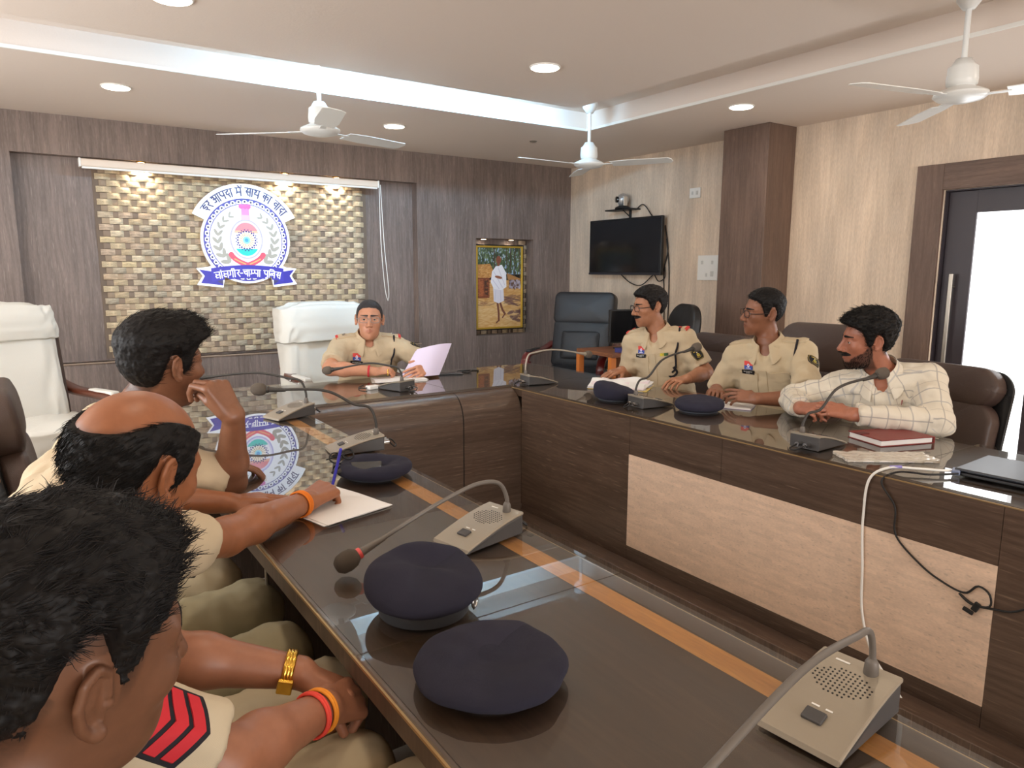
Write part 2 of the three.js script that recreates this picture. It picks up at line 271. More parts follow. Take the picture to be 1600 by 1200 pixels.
// downlights
{
  const glow = std({ color: 0xffffff, roughness: 0.5, emissive: WARM, emissiveIntensity: 16 }), rim = M.white;
  const make = (x, z, label, on = true) => {
    const t = thing('downlight', label, 'downlight', [x, H, z], 0, 'round ceiling downlights');
    mesh('rim', new THREE.TorusGeometry(0.077, 0.006, 8, 32).rotateX(Math.PI / 2).translate(0, -0.002, 0), rim, t);
    mesh('lens', new THREE.CylinderGeometry(0.074, 0.07, 0.012, 32).translate(0, -0.004, 0), glow, t);
    areaLight('downlight_beam', WARM, 56, 0.13, 0.13, [x, H - 0.014, z], [x, 0, z + 0.0001]);
  };
  make(0.55, -4.95, 'round ceiling downlight above the left end of the stone panel'); make(2.38, -5.07, 'round ceiling downlight near the back wall, right of the first fan');
  make(2.37, -3.19, 'large bright downlight in the centre of the ceiling panel'); make(0.58, -3.25, 'downlight cut by the top edge of the photo');
  make(3.96, -3.19, 'ceiling downlight in front of the brown pillar');
  const rest = 'warm ceiling downlight outside the photo';
  for (const [x, z] of [[2.37, -1.3], [0.58, -1.3], [2.37, 0.6], [0.58, 0.6], [2.37, 2.5], [0.58, 2.5], [3.96, -0.9], [-1.2, -3.19], [-1.2, -0.9]]) make(x, z, rest);
}
// ---------------------------------------------------------------- the U of conference tables
const TX0 = 0.42, TX1 = 1.02, RX0 = 2.28, RX1 = 2.98, BZ0 = -4.12, BZ1 = -3.38, TZN = 1.3, GT = 0.009;
{
  // a sheet of plate glass: polished top and edges, lying on the wood
  const pane = (x0, x1, z0, z1) => { const g = box(x0, x1, TT - GT, TT, z0, z1), n = g.attributes.normal, keep = []; for (let i = 0; i < n.count; i += 3) if (n.getY(i) > -0.5) keep.push(i, i + 1, i + 2); g.setIndex(keep); return g.toNonIndexed(); };
  const slabTop = TT - GT - 0.0006, apron = 0.045;
  const edge = std({ map: M.tableWood.map, roughness: 0.4 });
  // left arm
  const a = thing('conference_table', 'near dark table arm with glass top and yellow inlay strip', 'table', [TX0, 0, -1], 0, 'joined conference tables');
  const A = (n, g, m) => { const q = mesh(n, g, m, a); q.geometry.translate(-TX0, 0, 1); return q; };
  A('table_top', box(TX0 + 0.012, TX1, slabTop - apron, slabTop, BZ0, TZN), M.topWood);
  A('inlay_strip', box(0.912, 0.966, slabTop - 0.002, slabTop + 0.0004, BZ1 - 0.02, TZN - 0.02), M.strip);
  A('edge_band', box(TX0, TX0 + 0.0125, slabTop - apron - 0.004, slabTop - 0.001, BZ0, TZN, 0.003), edge);
  A('glass_sheet', pane(TX0 - 0.002, TX1 + 0.004, -1.083, TZN), M.glass);
  A('glass_sheet', pane(TX0 - 0.002, TX1 + 0.004, BZ1 + 0.003, -1.087), M.glass);
  A('front_panel', metreUV(box(TX1 - 0.03, TX1 - 0.005, 0.02, slabTop - apron, BZ1, TZN), true), M.tableWood);
  for (const z of [-3.2, -1.78, 0.35]) A('partition', metreUV(box(TX0 + 0.03, TX1 - 0.03, 0.02, slabTop - apron, z - 0.012, z + 0.012)), M.tableWood);
  A('edge_strip', bar([TX0 + 0.028, 0.02, -1.766], [TX0 + 0.028, 0.7, -1.766], 0.004), M.steel);
  A('metal_edging', box(TX0 - 0.003, TX0 + 0.001, slabTop - 0.006, slabTop - 0.001, BZ0, TZN), std({ color: hex(196, 160, 112), metalness: 0.7, roughness: 0.35 }));
  A('metal_edging', box(TX1 + 0.0005, TX1 + 0.004, slabTop - 0.005, slabTop - 0.001, BZ1 + 0.04, TZN), std({ color: hex(170, 140, 96), metalness: 0.6, roughness: 0.4 }));
  // back table with the rounded front
  const b = thing('conference_table', 'far dark table with rounded front where the officer reads', 'table', [1.65, 0, -3.7], 0, 'joined conference tables');
  const B = (n, g, m) => { const q = mesh(n, g, m, b); q.geometry.translate(-1.65, 0, 3.7); return q; };
  B('table_top', metreUV(box(TX1 + 0.001, RX1, slabTop - apron, slabTop, BZ0, BZ1 + 0.01, 0.003), true), M.topWood);
  B('glass_sheet', pane(TX0, 1.9, BZ0, BZ1), M.glass); B('glass_sheet', pane(1.904, RX1, BZ0, BZ1), M.glass);
  // profile: from the top edge bulging forward and down
  const prof = []; for (let k = 0; k <= 10; k++) { const t = k / 10 * Math.PI / 2; prof.push([BZ1 + 0.005 + 0.115 * Math.sin(t), slabTop - 0.16 + 0.155 * Math.cos(t)]); } prof.push([BZ1 + 0.12, 0.3], [BZ1 + 0.12, 0.02]);
  const front = (x0, x1) => { const g = loft([x0, (x0 + x1) / 2, x1].map((x) => prof.map(([z, y]) => V(x, y, z))), false); const p = g.attributes.position, uv = g.attributes.uv; for (let i = 0; i < p.count; i++) uv.setXY(i, p.getY(i) - p.getZ(i), p.getX(i)); return g; };
  const fm = M.tableWood.clone(); fm.side = THREE.DoubleSide;
  B('curved_front', front(TX1 + 0.001, 1.897), fm); B('curved_front', front(1.903, RX0 - 0.001), fm);
  B('joint', front(1.897, 1.903).translate(0, 0, -0.004), M.black);
  B('back_panel', metreUV(box(TX1, RX1, 0.02, slabTop - apron, BZ1 - 0.05, BZ1 - 0.03), true), M.tableWood);
  // right arm
  const c = thing('conference_table', 'long dark table on the right with a cream front panel', 'table', [RX0, 0, -1], 0, 'joined conference tables');
  const C = (n, g, m) => { const q = mesh(n, g, m, c); q.geometry.translate(-RX0, 0, 1); return q; };
  C('table_top', box(RX0 + 0.002, RX1, slabTop - apron, slabTop, BZ1 + 0.012, TZN, 0.003), M.topWood);
  const seams = [BZ1 + 0.003, -2.56, -1.2, TZN]; for (let k = 0; k < 3; k++) C('glass_sheet', pane(RX0 - 0.004, RX1, seams[k] + 0.002, seams[k + 1] - 0.002), M.glass);
  C('metal_edging', box(RX0 - 0.003, RX0 + 0.001, slabTop - 0.005, slabTop - 0.001, BZ1 + 0.02, TZN), std({ color: hex(170, 140, 96), metalness: 0.6, roughness: 0.4 }));
  const z0 = -2.38, z1 = -0.835, y0 = 0.118, y1 = 0.564, cuts = [BZ1 + 0.12, z0, -1.846, -0.835, TZN];
  const fp = (za, zb, ya, yb) => metreUV(box(RX0, RX0 + 0.022, ya, yb, za + 0.0008, zb - 0.0008), true);
  C('front_panel', fp(cuts[0], z0, 0.02, slabTop - 0.003), M.tableWood); C('front_panel', fp(z0, -1.846, y1, slabTop - 0.003), M.tableWood); C('front_panel', fp(-1.846, z1, y1, slabTop - 0.003), M.tableWood);
  C('front_panel', fp(z0, z1, 0.02, y0), M.tableWood); C('front_panel', fp(z1, TZN, 0.02, slabTop - 0.003), M.tableWood);
  C('plinth', box(RX0 - 0.1, RX0, 0.001, 0.05, BZ1 + 0.12, TZN, 0.004), M.tableWood);
  C('backing', box(RX0 + 0.022, RX0 + 0.03, 0.02, slabTop - apron, cuts[0], TZN), M.black);
  const creamT = dataTex(768, 256, (px, py) => {
    const x = px / 768 * 1.55, y = py / 256 * 0.45, row = Math.floor(y / 0.0125), o = (row * 0.37) % 1, col = Math.floor((x + o * 0.11) / 0.11), h = (Math.sin(row * 12.9 + col * 78.2) * 43758.5) % 1, t = Math.abs(h);
    let k = lerp(0.965, 1.02, t) + 0.03 * N3(x * 60, y * 160, 70) + 0.025 * N3(x * 9, y * 30, 71); if (N3(x * 26, y * 70, 75) > 0.8) k *= 0.92;
    return [224 * k, 196 * k, 172 * k];
  });
  creamT.repeat.set(1 / 1.55, 1 / 0.45); creamT.offset.set(0.3, 0.2);
  C('cream_panel', box(RX0 - 0.0015, RX0 + 0.02, y0, y1, z0, z1), std({ map: creamT, roughness: 0.6 }));
}
// ---------------------------------------------------------------- things on the walls and ceiling
// Devanagari drawn as pen strokes in a box one unit high; the head line is added
const G = {
  'ह': [0.8, [[.45, 0], [.45, .16]], [[.78, .2], [.35, .2], [.25, .36], [.45, .44], [.66, .44], [.7, .62], [.5, .72], [.34, .62]], [[.5, .72], [.62, 1]]],
  'र': [0.62, [[.3, 0], [.5, .14], [.5, .34], [.22, .46]], [[.22, .46], [.58, 1]]],
  'आ': [1.15, [[.1, .16], [.34, .1], [.38, .3], [.2, .4]], [[.2, .4], [.44, .5], [.4, .82], [.1, .8]], [[.3, .42], [.72, .42]], [[.72, 0], [.72, 1]], [[1, 0], [1, 1]]],
  'प': [0.8, [[.18, 0], [.18, .4], [.36, .58], [.66, .54]], [[.66, 0], [.66, 1]]],
  'द': [0.72, [[.5, 0], [.5, .2], [.22, .3], [.2, .56], [.46, .66], [.6, .5]], [[.46, .66], [.62, 1]]],
  'ा': [0.34, [[.16, 0], [.16, 1]]],
  'मे': [0.85, [[.2, 0], [.2, .62]], [[.1, .66], [.24, .54], [.7, .54]], [[.7, 0], [.7, 1]], [[.68, 0], [.4, -.26]], [[.8, -.24], [.84, -.2]]],
  'स': [0.86, [[.34, 0], [.44, .16], [.18, .4], [.5, .9]], [[.3, .46], [.74, .46]], [[.74, 0], [.74, 1]]],
  'थ': [0.84, [[.14, .12], [.34, .14], [.3, .32], [.14, .4], [.2, .62], [.7, .6]], [[.7, 0], [.7, 1]]],
  'क': [0.95, [[.48, 0], [.48, 1]], [[.48, .34], [.2, .26], [.12, .46], [.26, .6], [.48, .5]], [[.48, .36], [.74, .28], [.86, .46], [.76, .7]]],
  'व': [0.78, [[.66, .3], [.3, .24], [.16, .46], [.34, .64], [.66, .52]], [[.66, 0], [.66, 1]]],
  'ज': [0.9, [[.76, .44], [.36, .44], [.2, .3]], [[.36, .44], [.14, .6], [.24, .86], [.48, .84]], [[.76, 0], [.76, 1]]],
  'ां': [0.34, [[.16, 0], [.16, 1]], [[.1, -.2], [.16, -.2]]],
  'ग': [0.74, [[.26, 0], [.26, .62], [.12, .7]], [[.62, 0], [.62, 1]]],
  'ी': [0.36, [[.2, 0], [.2, 1]], [[.2, 0], [.1, -.24], [-.2, -.26], [-.3, 0]]],
  'च': [0.78, [[.1, .22], [.66, .26]], [[.3, .24], [.2, .5], [.42, .68], [.66, .56]], [[.66, 0], [.66, 1]]],
  'म्': [0.5, [[.2, 0], [.2, .62]], [[.08, .66], [.22, .54], [.56, .54]]],
  'पु': [0.8, [[.18, 0], [.18, .4], [.36, .58], [.66, .54]], [[.66, 0], [.66, 1]], [[.66, 1.06], [.4, 1.12], [.46, 1.34], [.7, 1.24]]],
  'लि': [1.15, [[.14, 0], [.14, 1]], [[.14, 0], [.26, -.26], [.7, -.24], [.98, 0]], [[.98, .3], [.7, .3], [.62, .56], [.8, .66]], [[.62, .5], [.46, .34], [.34, .5], [.44, .7]], [[.98, 0], [.98, 1]]],
  '-': [0.5, [[.1, .5], [.4, .5]]], ' ': [0.42],
};
function writeArc(c, text, cx, cy, R, size, mid, flip, color, lw) {   // along a circle; flip = baseline towards the outside
  const total = text.reduce((s, t) => s + G[t][0], 0) * size; let s = -total / 2;
  c.strokeStyle = color; c.lineCap = 'round'; c.lineJoin = 'round';
  for (const t of text) {
    const [w, ...st] = G[t];
    const at = (x, y) => { const r = flip ? R + y * size : R - y * size, a = mid + (s + x * size) / R * (flip ? -1 : 1); return [cx + r * Math.sin(a), cy - r * Math.cos(a)]; };
    c.lineWidth = lw;
    for (const q of st) { c.beginPath(); q.forEach(([x, y], i) => i ? c.lineTo(...at(x, y)) : c.moveTo(...at(x, y))); c.stroke(); }
    if (t !== ' ' && t !== '-') { c.lineWidth = lw * 0.75; c.beginPath(); for (let k = 0; k <= 6; k++) { const p = at(w * k / 6, 0); k ? c.lineTo(...p) : c.moveTo(...p); } c.stroke(); }
    s += w * size;
  }
}
{
  // backlit emblem: canvas covers 0.9 m, centre of the ring at (0, 0)
  const S = 1024 / 0.92, cx = 512, cy = 500, px = (m) => m * S;
  const tex = canvasTex(1024, 1024, (c) => {
    c.fillStyle = '#fbfcff'; c.fillRect(0, 0, 1024, 1024);
    const ring = (r, w, col) => { c.strokeStyle = col; c.lineWidth = w; c.beginPath(); c.arc(cx, cy, px(r), 0, 7); c.stroke(); };
ring(0.323, 11, '#37338f'); ring(0.284, 6, '#37338f');
    for (let k = 0; k < 40; k++) { const a = k / 40 * 2 * Math.PI, x = cx + px(0.303) * Math.sin(a), y = cy - px(0.303) * Math.cos(a); c.fillStyle = '#2b2a55'; c.beginPath(); c.arc(x, y, 9, 0, 7); c.fill(); const b = a + Math.PI / 40; c.strokeStyle = '#4b489f'; c.lineWidth = 5; c.beginPath(); c.moveTo(cx + px(0.285) * Math.sin(b), cy - px(0.285) * Math.cos(b)); c.lineTo(cx + px(0.318) * Math.sin(b), cy - px(0.318) * Math.cos(b)); c.stroke(); c.fillStyle = '#4b489f'; c.beginPath(); c.arc(cx + px(0.317) * Math.sin(b), cy - px(0.317) * Math.cos(b), 13, 0, 7); c.fill(); }
    // laurel leaves in pairs up each side
    c.fillStyle = '#a5a297';
    for (const s of [-1, 1]) for (let k = 0; k < 8; k++) { const a = s * (rad(36) + k * rad(15.2)), r = 0.222, x = cx + px(r) * Math.sin(a), y = cy - px(r) * Math.cos(a), up = Math.atan2(-s * Math.cos(a), -s * Math.sin(a) * -1 * -1), w = 9 + k * 1.4, l = 26 + k * 2.4; for (const e of [-1, 1]) { c.save(); c.translate(x, y); c.rotate(a + (s > 0 ? -Math.PI / 2 : Math.PI / 2) + e * 0.6); c.beginPath(); c.ellipse(0, -l * 0.9, w, l, 0, 0, 7); c.fill(); c.restore(); } }
    // oval crest
    const oval = (rx, ry, col, dy = 0) => { c.fillStyle = col; c.beginPath(); c.ellipse(cx, cy + dy - 8, rx, ry, 0, 0, 7); c.fill(); };
    oval(px(0.13), px(0.158), '#b9b4ea'); oval(px(0.118), px(0.146), '#e4e2fb'); oval(px(0.104), px(0.132), '#fafaff');
    c.save(); c.beginPath(); c.ellipse(cx, cy - 8, px(0.104), px(0.132), 0, 0, 7); c.clip();
    c.fillStyle = '#ef8a93'; c.fillRect(cx - 150, cy - px(0.15), 300, px(0.075)); c.fillStyle = '#f6b79b'; c.fillRect(cx - 150, cy - px(0.076), 300, px(0.02)); c.fillStyle = '#1fc9bd'; c.fillRect(cx - 150, cy + px(0.068), 300, px(0.1)); c.restore();
    c.fillStyle = '#e988c2'; c.fillRect(cx - 34, cy - px(0.262), 68, 70); c.fillStyle = '#d962a9'; for (const d of [-34, 0, 30]) { c.beginPath(); c.arc(cx + d, cy - px(0.266), 22, 0, 7); c.fill(); } c.fillStyle = '#d8b7e6'; c.fillRect(cx - 42, cy - px(0.2), 84, 44);
    // wheel
    c.fillStyle = '#fdf1dc'; c.beginPath(); c.arc(cx, cy, px(0.068), 0, 7); c.fill();
    for (let k = 0; k < 20; k++) { const a = k / 20 * 2 * Math.PI; c.strokeStyle = '#a5822f'; c.lineWidth = 4; c.beginPath(); c.moveTo(cx + 34 * Math.sin(a), cy - 34 * Math.cos(a)); c.lineTo(cx + px(0.06) * Math.sin(a), cy - px(0.06) * Math.cos(a)); c.stroke(); c.fillStyle = '#2f2a7d'; c.beginPath(); c.arc(cx + px(0.07) * Math.sin(a), cy - px(0.07) * Math.cos(a), 8, 0, 7); c.fill(); c.beginPath(); c.arc(cx + px(0.082) * Math.sin(a + 0.16), cy - px(0.082) * Math.cos(a + 0.16), 6, 0, 7); c.fill(); }
    c.fillStyle = '#8fe0f5'; c.beginPath(); c.arc(cx, cy, 33, 0, 7); c.fill(); c.fillStyle = '#4aa3e0'; c.beginPath(); c.arc(cx, cy, 17, 0, 7); c.fill();
    // red scroll
    c.strokeStyle = '#e8556b'; c.lineWidth = 46; c.lineCap = 'round'; c.lineJoin = 'round'; c.beginPath(); c.moveTo(cx - px(0.125), cy + px(0.115)); c.quadraticCurveTo(cx - px(0.1), cy + px(0.165), cx, cy + px(0.198)); c.quadraticCurveTo(cx + px(0.1), cy + px(0.165), cx + px(0.125), cy + px(0.115)); c.stroke();
    c.strokeStyle = '#f3b26b'; c.lineWidth = 10; c.setLineDash([9, 7]); c.beginPath(); c.moveTo(cx - px(0.1), cy + px(0.15)); c.quadraticCurveTo(cx - px(0.07), cy + px(0.168), cx - 20, cy + px(0.19)); c.moveTo(cx + px(0.1), cy + px(0.15)); c.quadraticCurveTo(cx + px(0.07), cy + px(0.168), cx + 20, cy + px(0.19)); c.stroke(); c.setLineDash([]);
    // ribbon with the district's name
    const tail = (s) => { c.fillStyle = '#3531a0'; c.beginPath(); c.moveTo(cx + s * px(0.375), cy + px(0.235)); c.lineTo(cx + s * px(0.2), cy + px(0.262)); c.lineTo(cx + s * px(0.2), cy + px(0.36)); c.lineTo(cx + s * px(0.365), cy + px(0.34)); c.lineTo(cx + s * px(0.335), cy + px(0.285)); c.fill(); c.fillStyle = '#40406e'; c.beginPath(); c.moveTo(cx + s * px(0.285), cy + px(0.25)); c.lineTo(cx + s * px(0.2), cy + px(0.262)); c.lineTo(cx + s * px(0.2), cy + px(0.355)); c.lineTo(cx + s * px(0.285), cy + px(0.3)); c.fill(); };
    tail(-1); tail(1);
    const yb = (x) => x * x / 2 / px(1.5);
    c.fillStyle = '#3a36a6'; c.beginPath(); for (let k = 0; k <= 20; k++) { const x = lerp(-px(0.285), px(0.285), k / 20); c.lineTo(cx + x, cy + px(0.198) + yb(x)); } for (let k = 20; k >= 0; k--) { const x = lerp(-px(0.285), px(0.285), k / 20); c.lineTo(cx + x, cy + px(0.305) + yb(x)); } c.fill();
    writeArc(c, ['ज', 'ां', 'ज', 'ग', 'ी', 'र', '-', 'च', 'ा', 'म्', 'प', 'ा', ' ', 'पु', 'लि', 'स'], cx, cy + px(1.5) + px(0.236), px(1.5), px(0.0515), 0, false, '#ffffff', 9.5);
    writeArc(c, ['ह', 'र', ' ', 'आ', 'प', 'द', 'ा', ' ', 'मे', ' ', 'स', 'ा', 'थ', ' ', 'क', 'ा', ' ', 'व', 'ा', 'द', 'ा'], cx, cy, px(0.412), px(0.0615), 0, false, '#2b2960', 11);
  });
  const s = new THREE.Shape(), A = rad(64), P = (r, a) => [r * Math.sin(a), r * Math.cos(a)];
  s.moveTo(...P(0.444, -A)); for (let k = 1; k <= 24; k++) s.lineTo(...P(0.444, -A + 2 * A * k / 24)); s.lineTo(...P(0.348, A));
  for (let k = 1; k <= 10; k++) s.lineTo(...P(0.348, A + rad(62) * k / 10));
  for (const [x, y] of [[0.305, -0.215], [0.395, -0.225], [0.35, -0.285], [0.395, -0.355], [0.2, -0.378], [0.185, -0.30]]) s.lineTo(x, y);
  for (let k = 0; k <= 10; k++) s.lineTo(...P(0.345, rad(148) + rad(64) * k / 10));
  for (const [x, y] of [[-0.185, -0.30], [-0.2, -0.378], [-0.395, -0.355], [-0.35, -0.285], [-0.395, -0.225], [-0.305, -0.215]]) s.lineTo(x, y);
  for (let k = 0; k <= 10; k++) s.lineTo(...P(0.348, -A - rad(62) + rad(62) * k / 10));
  const g = new THREE.ExtrudeGeometry(s, { depth: 0.03, bevelEnabled: false });
  const p = g.attributes.position, uv = g.attributes.uv; for (let i = 0; i < p.count; i++) uv.setXY(i, (p.getX(i) * S + cx) / 1024, 1 - (cy - p.getY(i) * S) / 1024);
  const t = thing('emblem_sign', 'backlit round police emblem with blue ribbon on the stone panel', 'sign', [1.53, 1.648, NZ + 0.035]);
  const face = std({ map: tex, roughness: 0.35, emissive: new THREE.Color(0.9, 0.93, 1), emissiveMap: tex, emissiveIntensity: 0.36 });
  const m = mesh('emblem_plate', g, [face, M.whiteGloss], t);
  for (const [x, y] of [[0, 0.2], [-0.2, -0.2], [0.2, -0.2]]) mesh('standoff', bar([x, y, 0.001], [x, y, -0.03], 0.012), M.steel, t);
}
{ // rolled-up projection screen over the stone panel
  const z = -6.0, t = thing('projection_screen', 'rolled-up projection screen in a long cream case', 'projection screen', [0.4, 2.13, z]);
  mesh('case', cbox(2.24, 0.055, 0.07, 0.012).translate(1.12, 0.022, 0), std({ color: hex(226, 208, 190), roughness: 0.45 }), t);
  mesh('slat', cbox(2.22, 0.014, 0.022, 0.005).translate(1.12, -0.012, 0.02), M.white, t);
  for (const x of [0.0, 2.24]) mesh('end_cap', cbox(0.014, 0.06, 0.074, 0.004).translate(x, 0.022, 0), M.white, t);
  mesh('pull_cord', tube([[2.25, 0.02, 0.02], [2.256, -0.5, 0.02], [2.29, -0.93, 0.02], [2.31, -0.99, 0.02], [2.318, -0.93, 0.02], [2.285, -0.5, 0.02], [2.262, 0.02, 0.02]], 0.0035, 60, 6), M.white, t);
}
{ // small warm spots in the niche heads
  const glow = std({ color: 0xffffff, emissive: WARM, emissiveIntensity: 20 });
  const spot = (x, y, z, label, I, tz) => { const t = thing('niche_spotlight', label, 'spotlight', [x, y, z], 0, 'small niche spotlights'); mesh('ring', new THREE.TorusGeometry(0.03, 0.005, 8, 24).rotateX(Math.PI / 2), M.gold, t); mesh('lens', new THREE.CylinderGeometry(0.027, 0.024, 0.012, 20).translate(0, 0.001, 0), glow, t); const s = new THREE.SpotLight(WARM, I, 0, rad(62), 0.6, 2); s.name = 'niche_spot_beam'; s.position.set(x, y - 0.016, z); s.target.position.set(x, y - 1, z - tz); s.castShadow = true; s.shadow.radius = 1; scene.add(s, s.target); };
  spot(0.8, NY1 - 0.004, -6.085, 'niche spotlight at the left above the stone panel', 1.0, 0.25); spot(1.86, NY1 - 0.004, -6.085, 'niche spotlight right of the emblem top', 1.0, 0.25); spot(2.3, NY1 - 0.004, -6.085, 'niche spotlight nearest the pull cord', 1.0, 0.25);
  spot(3.81, QY1 - 0.004, -6.12, 'left small spotlight over the framed picture', 0.35, 0.2); spot(4.14, QY1 - 0.004, -6.12, 'right small spotlight over the framed picture', 0.35, 0.2);
}
{ // framed picture in the right-hand niche: a villager in white walking down a lane
  const tex = canvasTex(400, 600, (c, w, h) => {
    const r = rng(5), dab = (n, x0, x1, y0, y1, w0, w1, h0, h1, cols, al) => { for (let k = 0; k < n; k++) { c.fillStyle = cols[Math.floor(r() * cols.length)]; c.globalAlpha = al; c.beginPath(); c.ellipse(lerp(x0, x1, r()), lerp(y0, y1, r()), lerp(w0, w1, r()), lerp(h0, h1, r()), (r() - 0.5) * 0.8, 0, 7); c.fill(); } c.globalAlpha = 1; };
    c.fillStyle = '#9db4d2'; c.fillRect(0, 0, w, 200); dab(700, 0, w, 0, 190, 3, 9, 6, 24, ['#3c4a33', '#566b43', '#2c3a2a', '#6f8158', '#44583a'], 0.8); dab(60, 0, w, 0, 110, 2, 5, 3, 8, ['#b9cbe4', '#c9d6ea'], 0.8);
    c.fillStyle = '#4b3a2b'; for (const x of [150, 262, 300, 344, 380]) { c.save(); c.translate(x, 0); c.rotate((r() - 0.5) * 0.12); c.fillRect(0, 0, 5 + r() * 7, 250); c.restore(); }
    c.fillStyle = '#cf9c5c'; c.fillRect(0, 245, w, 355); dab(500, 0, w, 250, 600, 10, 46, 2, 6, ['#c58f50', '#deb377', '#e6c28c', '#b98148'], 0.4);
    c.fillStyle = '#d7a768'; c.beginPath(); c.moveTo(0, 420); c.lineTo(w, 340); c.lineTo(w, 600); c.lineTo(0, 600); c.fill(); dab(420, 0, w, 400, 600, 14, 60, 2, 7, ['#e3bd86', '#d19d5d', '#ecca97'], 0.4);
    c.fillStyle = '#c08545'; c.beginPath(); c.moveTo(0, 128); c.lineTo(118, 122); c.lineTo(166, 212); c.lineTo(40, 244); c.lineTo(0, 238); c.fill(); dab(160, 0, 140, 130, 225, 3, 16, 1, 4, ['#d69d5d', '#a97038', '#e0b077'], 0.6); c.fillStyle = '#7d4128'; c.fillRect(0, 226, 112, 150); c.fillStyle = '#a85c36'; c.fillRect(0, 236, 58, 128); c.fillStyle = '#4a2b1d'; c.fillRect(66, 240, 32, 116); dab(90, 0, 110, 235, 370, 3, 12, 2, 6, ['#8f4e30', '#6a3722', '#b96f45'], 0.5);
    c.fillStyle = '#b07c46'; c.beginPath(); c.moveTo(268, 190); c.lineTo(400, 236); c.lineTo(400, 282); c.lineTo(280, 240); c.fill(); c.fillStyle = '#6f5040'; c.fillRect(288, 242, 112, 66); dab(60, 296, 392, 246, 306, 4, 12, 5, 14, ['#a9a6bd', '#8b86a0', '#c3bccb', '#5d4436'], 0.7);
    dab(26, 250, 400, 360, 440, 20, 60, 3, 8, ['#7a5340', '#6c4a49'], 0.5); dab(22, 300, 400, 470, 560, 12, 44, 4, 14, ['#6c4a49', '#5d4049'], 0.5); dab(14, 0, 150, 400, 440, 16, 50, 2, 5, ['#8a5f45'], 0.5);
    const cx = 190; c.fillStyle = '#7a4634'; c.lineWidth = 17; c.strokeStyle = '#7a4634'; c.lineCap = 'round'; c.beginPath(); c.moveTo(cx - 8, 400); c.lineTo(cx + 5, 490); c.lineTo(cx + 6, 548); c.moveTo(cx + 12, 400); c.lineTo(cx + 40, 470); c.lineTo(cx + 62, 500); c.stroke(); c.lineWidth = 11; c.beginPath(); c.moveTo(cx + 2, 552); c.lineTo(cx - 16, 566); c.moveTo(cx + 60, 502); c.lineTo(cx + 40, 528); c.stroke();
    c.fillStyle = '#e6e1ea'; c.beginPath(); c.moveTo(cx - 46, 300); c.lineTo(cx + 48, 300); c.lineTo(cx + 54, 400); c.lineTo(cx + 4, 420); c.lineTo(cx - 40, 402); c.fill();
    c.fillStyle = '#f4f1f6'; c.beginPath(); c.moveTo(cx - 22, 140); c.lineTo(cx + 34, 128); c.lineTo(cx + 72, 190); c.lineTo(cx + 76, 296); c.lineTo(cx + 30, 320); c.lineTo(cx - 40, 310); c.lineTo(cx - 66, 260); c.lineTo(cx - 56, 180); c.fill();
    c.strokeStyle = '#cfc8d8'; c.lineWidth = 4; for (const [a, b, d, e] of [[-40, 180, 40, 300], [0, 150, 60, 280], [-50, 240, 10, 310], [-20, 320, -30, 395], [20, 320, 26, 400]]) { c.beginPath(); c.moveTo(cx + a, b); c.lineTo(cx + d, e); c.stroke(); }
    c.fillStyle = '#8a4f3a'; c.beginPath(); c.ellipse(cx + 4, 92, 23, 30, 0, 0, 7); c.fill(); c.fillRect(cx - 8, 112, 20, 26); c.fillStyle = '#9a5d44'; c.beginPath(); c.ellipse(cx + 4, 222, 34, 10, 0.2, 0, 7); c.fill(); c.fillStyle = '#6d3b2c'; c.fillRect(cx - 6, 96, 20, 3); c.fillRect(cx - 2, 106, 12, 3);
  });
  const x0 = 3.695, x1 = 4.255, y0 = 0.83, y1 = 1.655, z = -6.09, t = thing('framed_picture', 'gold framed picture of a villager in white walking a lane', 'picture', [(x0 + x1) / 2, y0, z]), w = x1 - x0, h = y1 - y0;
  const fr = (o, wd, z0, z1) => [box(-w / 2 - o, -w / 2 - o + wd, -o, h + o, z0, z1, 0.003), box(w / 2 + o - wd, w / 2 + o, -o, h + o, z0, z1, 0.003), box(-w / 2 - o + wd, w / 2 + o - wd, -o, -o + wd, z0, z1, 0.003), box(-w / 2 - o + wd, w / 2 + o - wd, h + o - wd, h + o, z0, z1, 0.003)];
  mesh('outer_frame', fr(0.012, 0.014, -0.02, 0.014), M.black, t); mesh('gold_frame', fr(0, 0.018, -0.015, 0.02), std({ color: hex(214, 176, 72), metalness: 0.6, roughness: 0.35 }), t);
  const g = new THREE.PlaneGeometry(w - 0.03, h - 0.03).translate(0, h / 2, 0.002); mesh('print', g, phys({ map: tex, roughness: 0.5, clearcoat: 0.4, clearcoatRoughness: 0.05 }), t);
  mesh('backing_board', box(-w / 2, w / 2, 0, h, -0.03, -0.002), M.black, t);
}
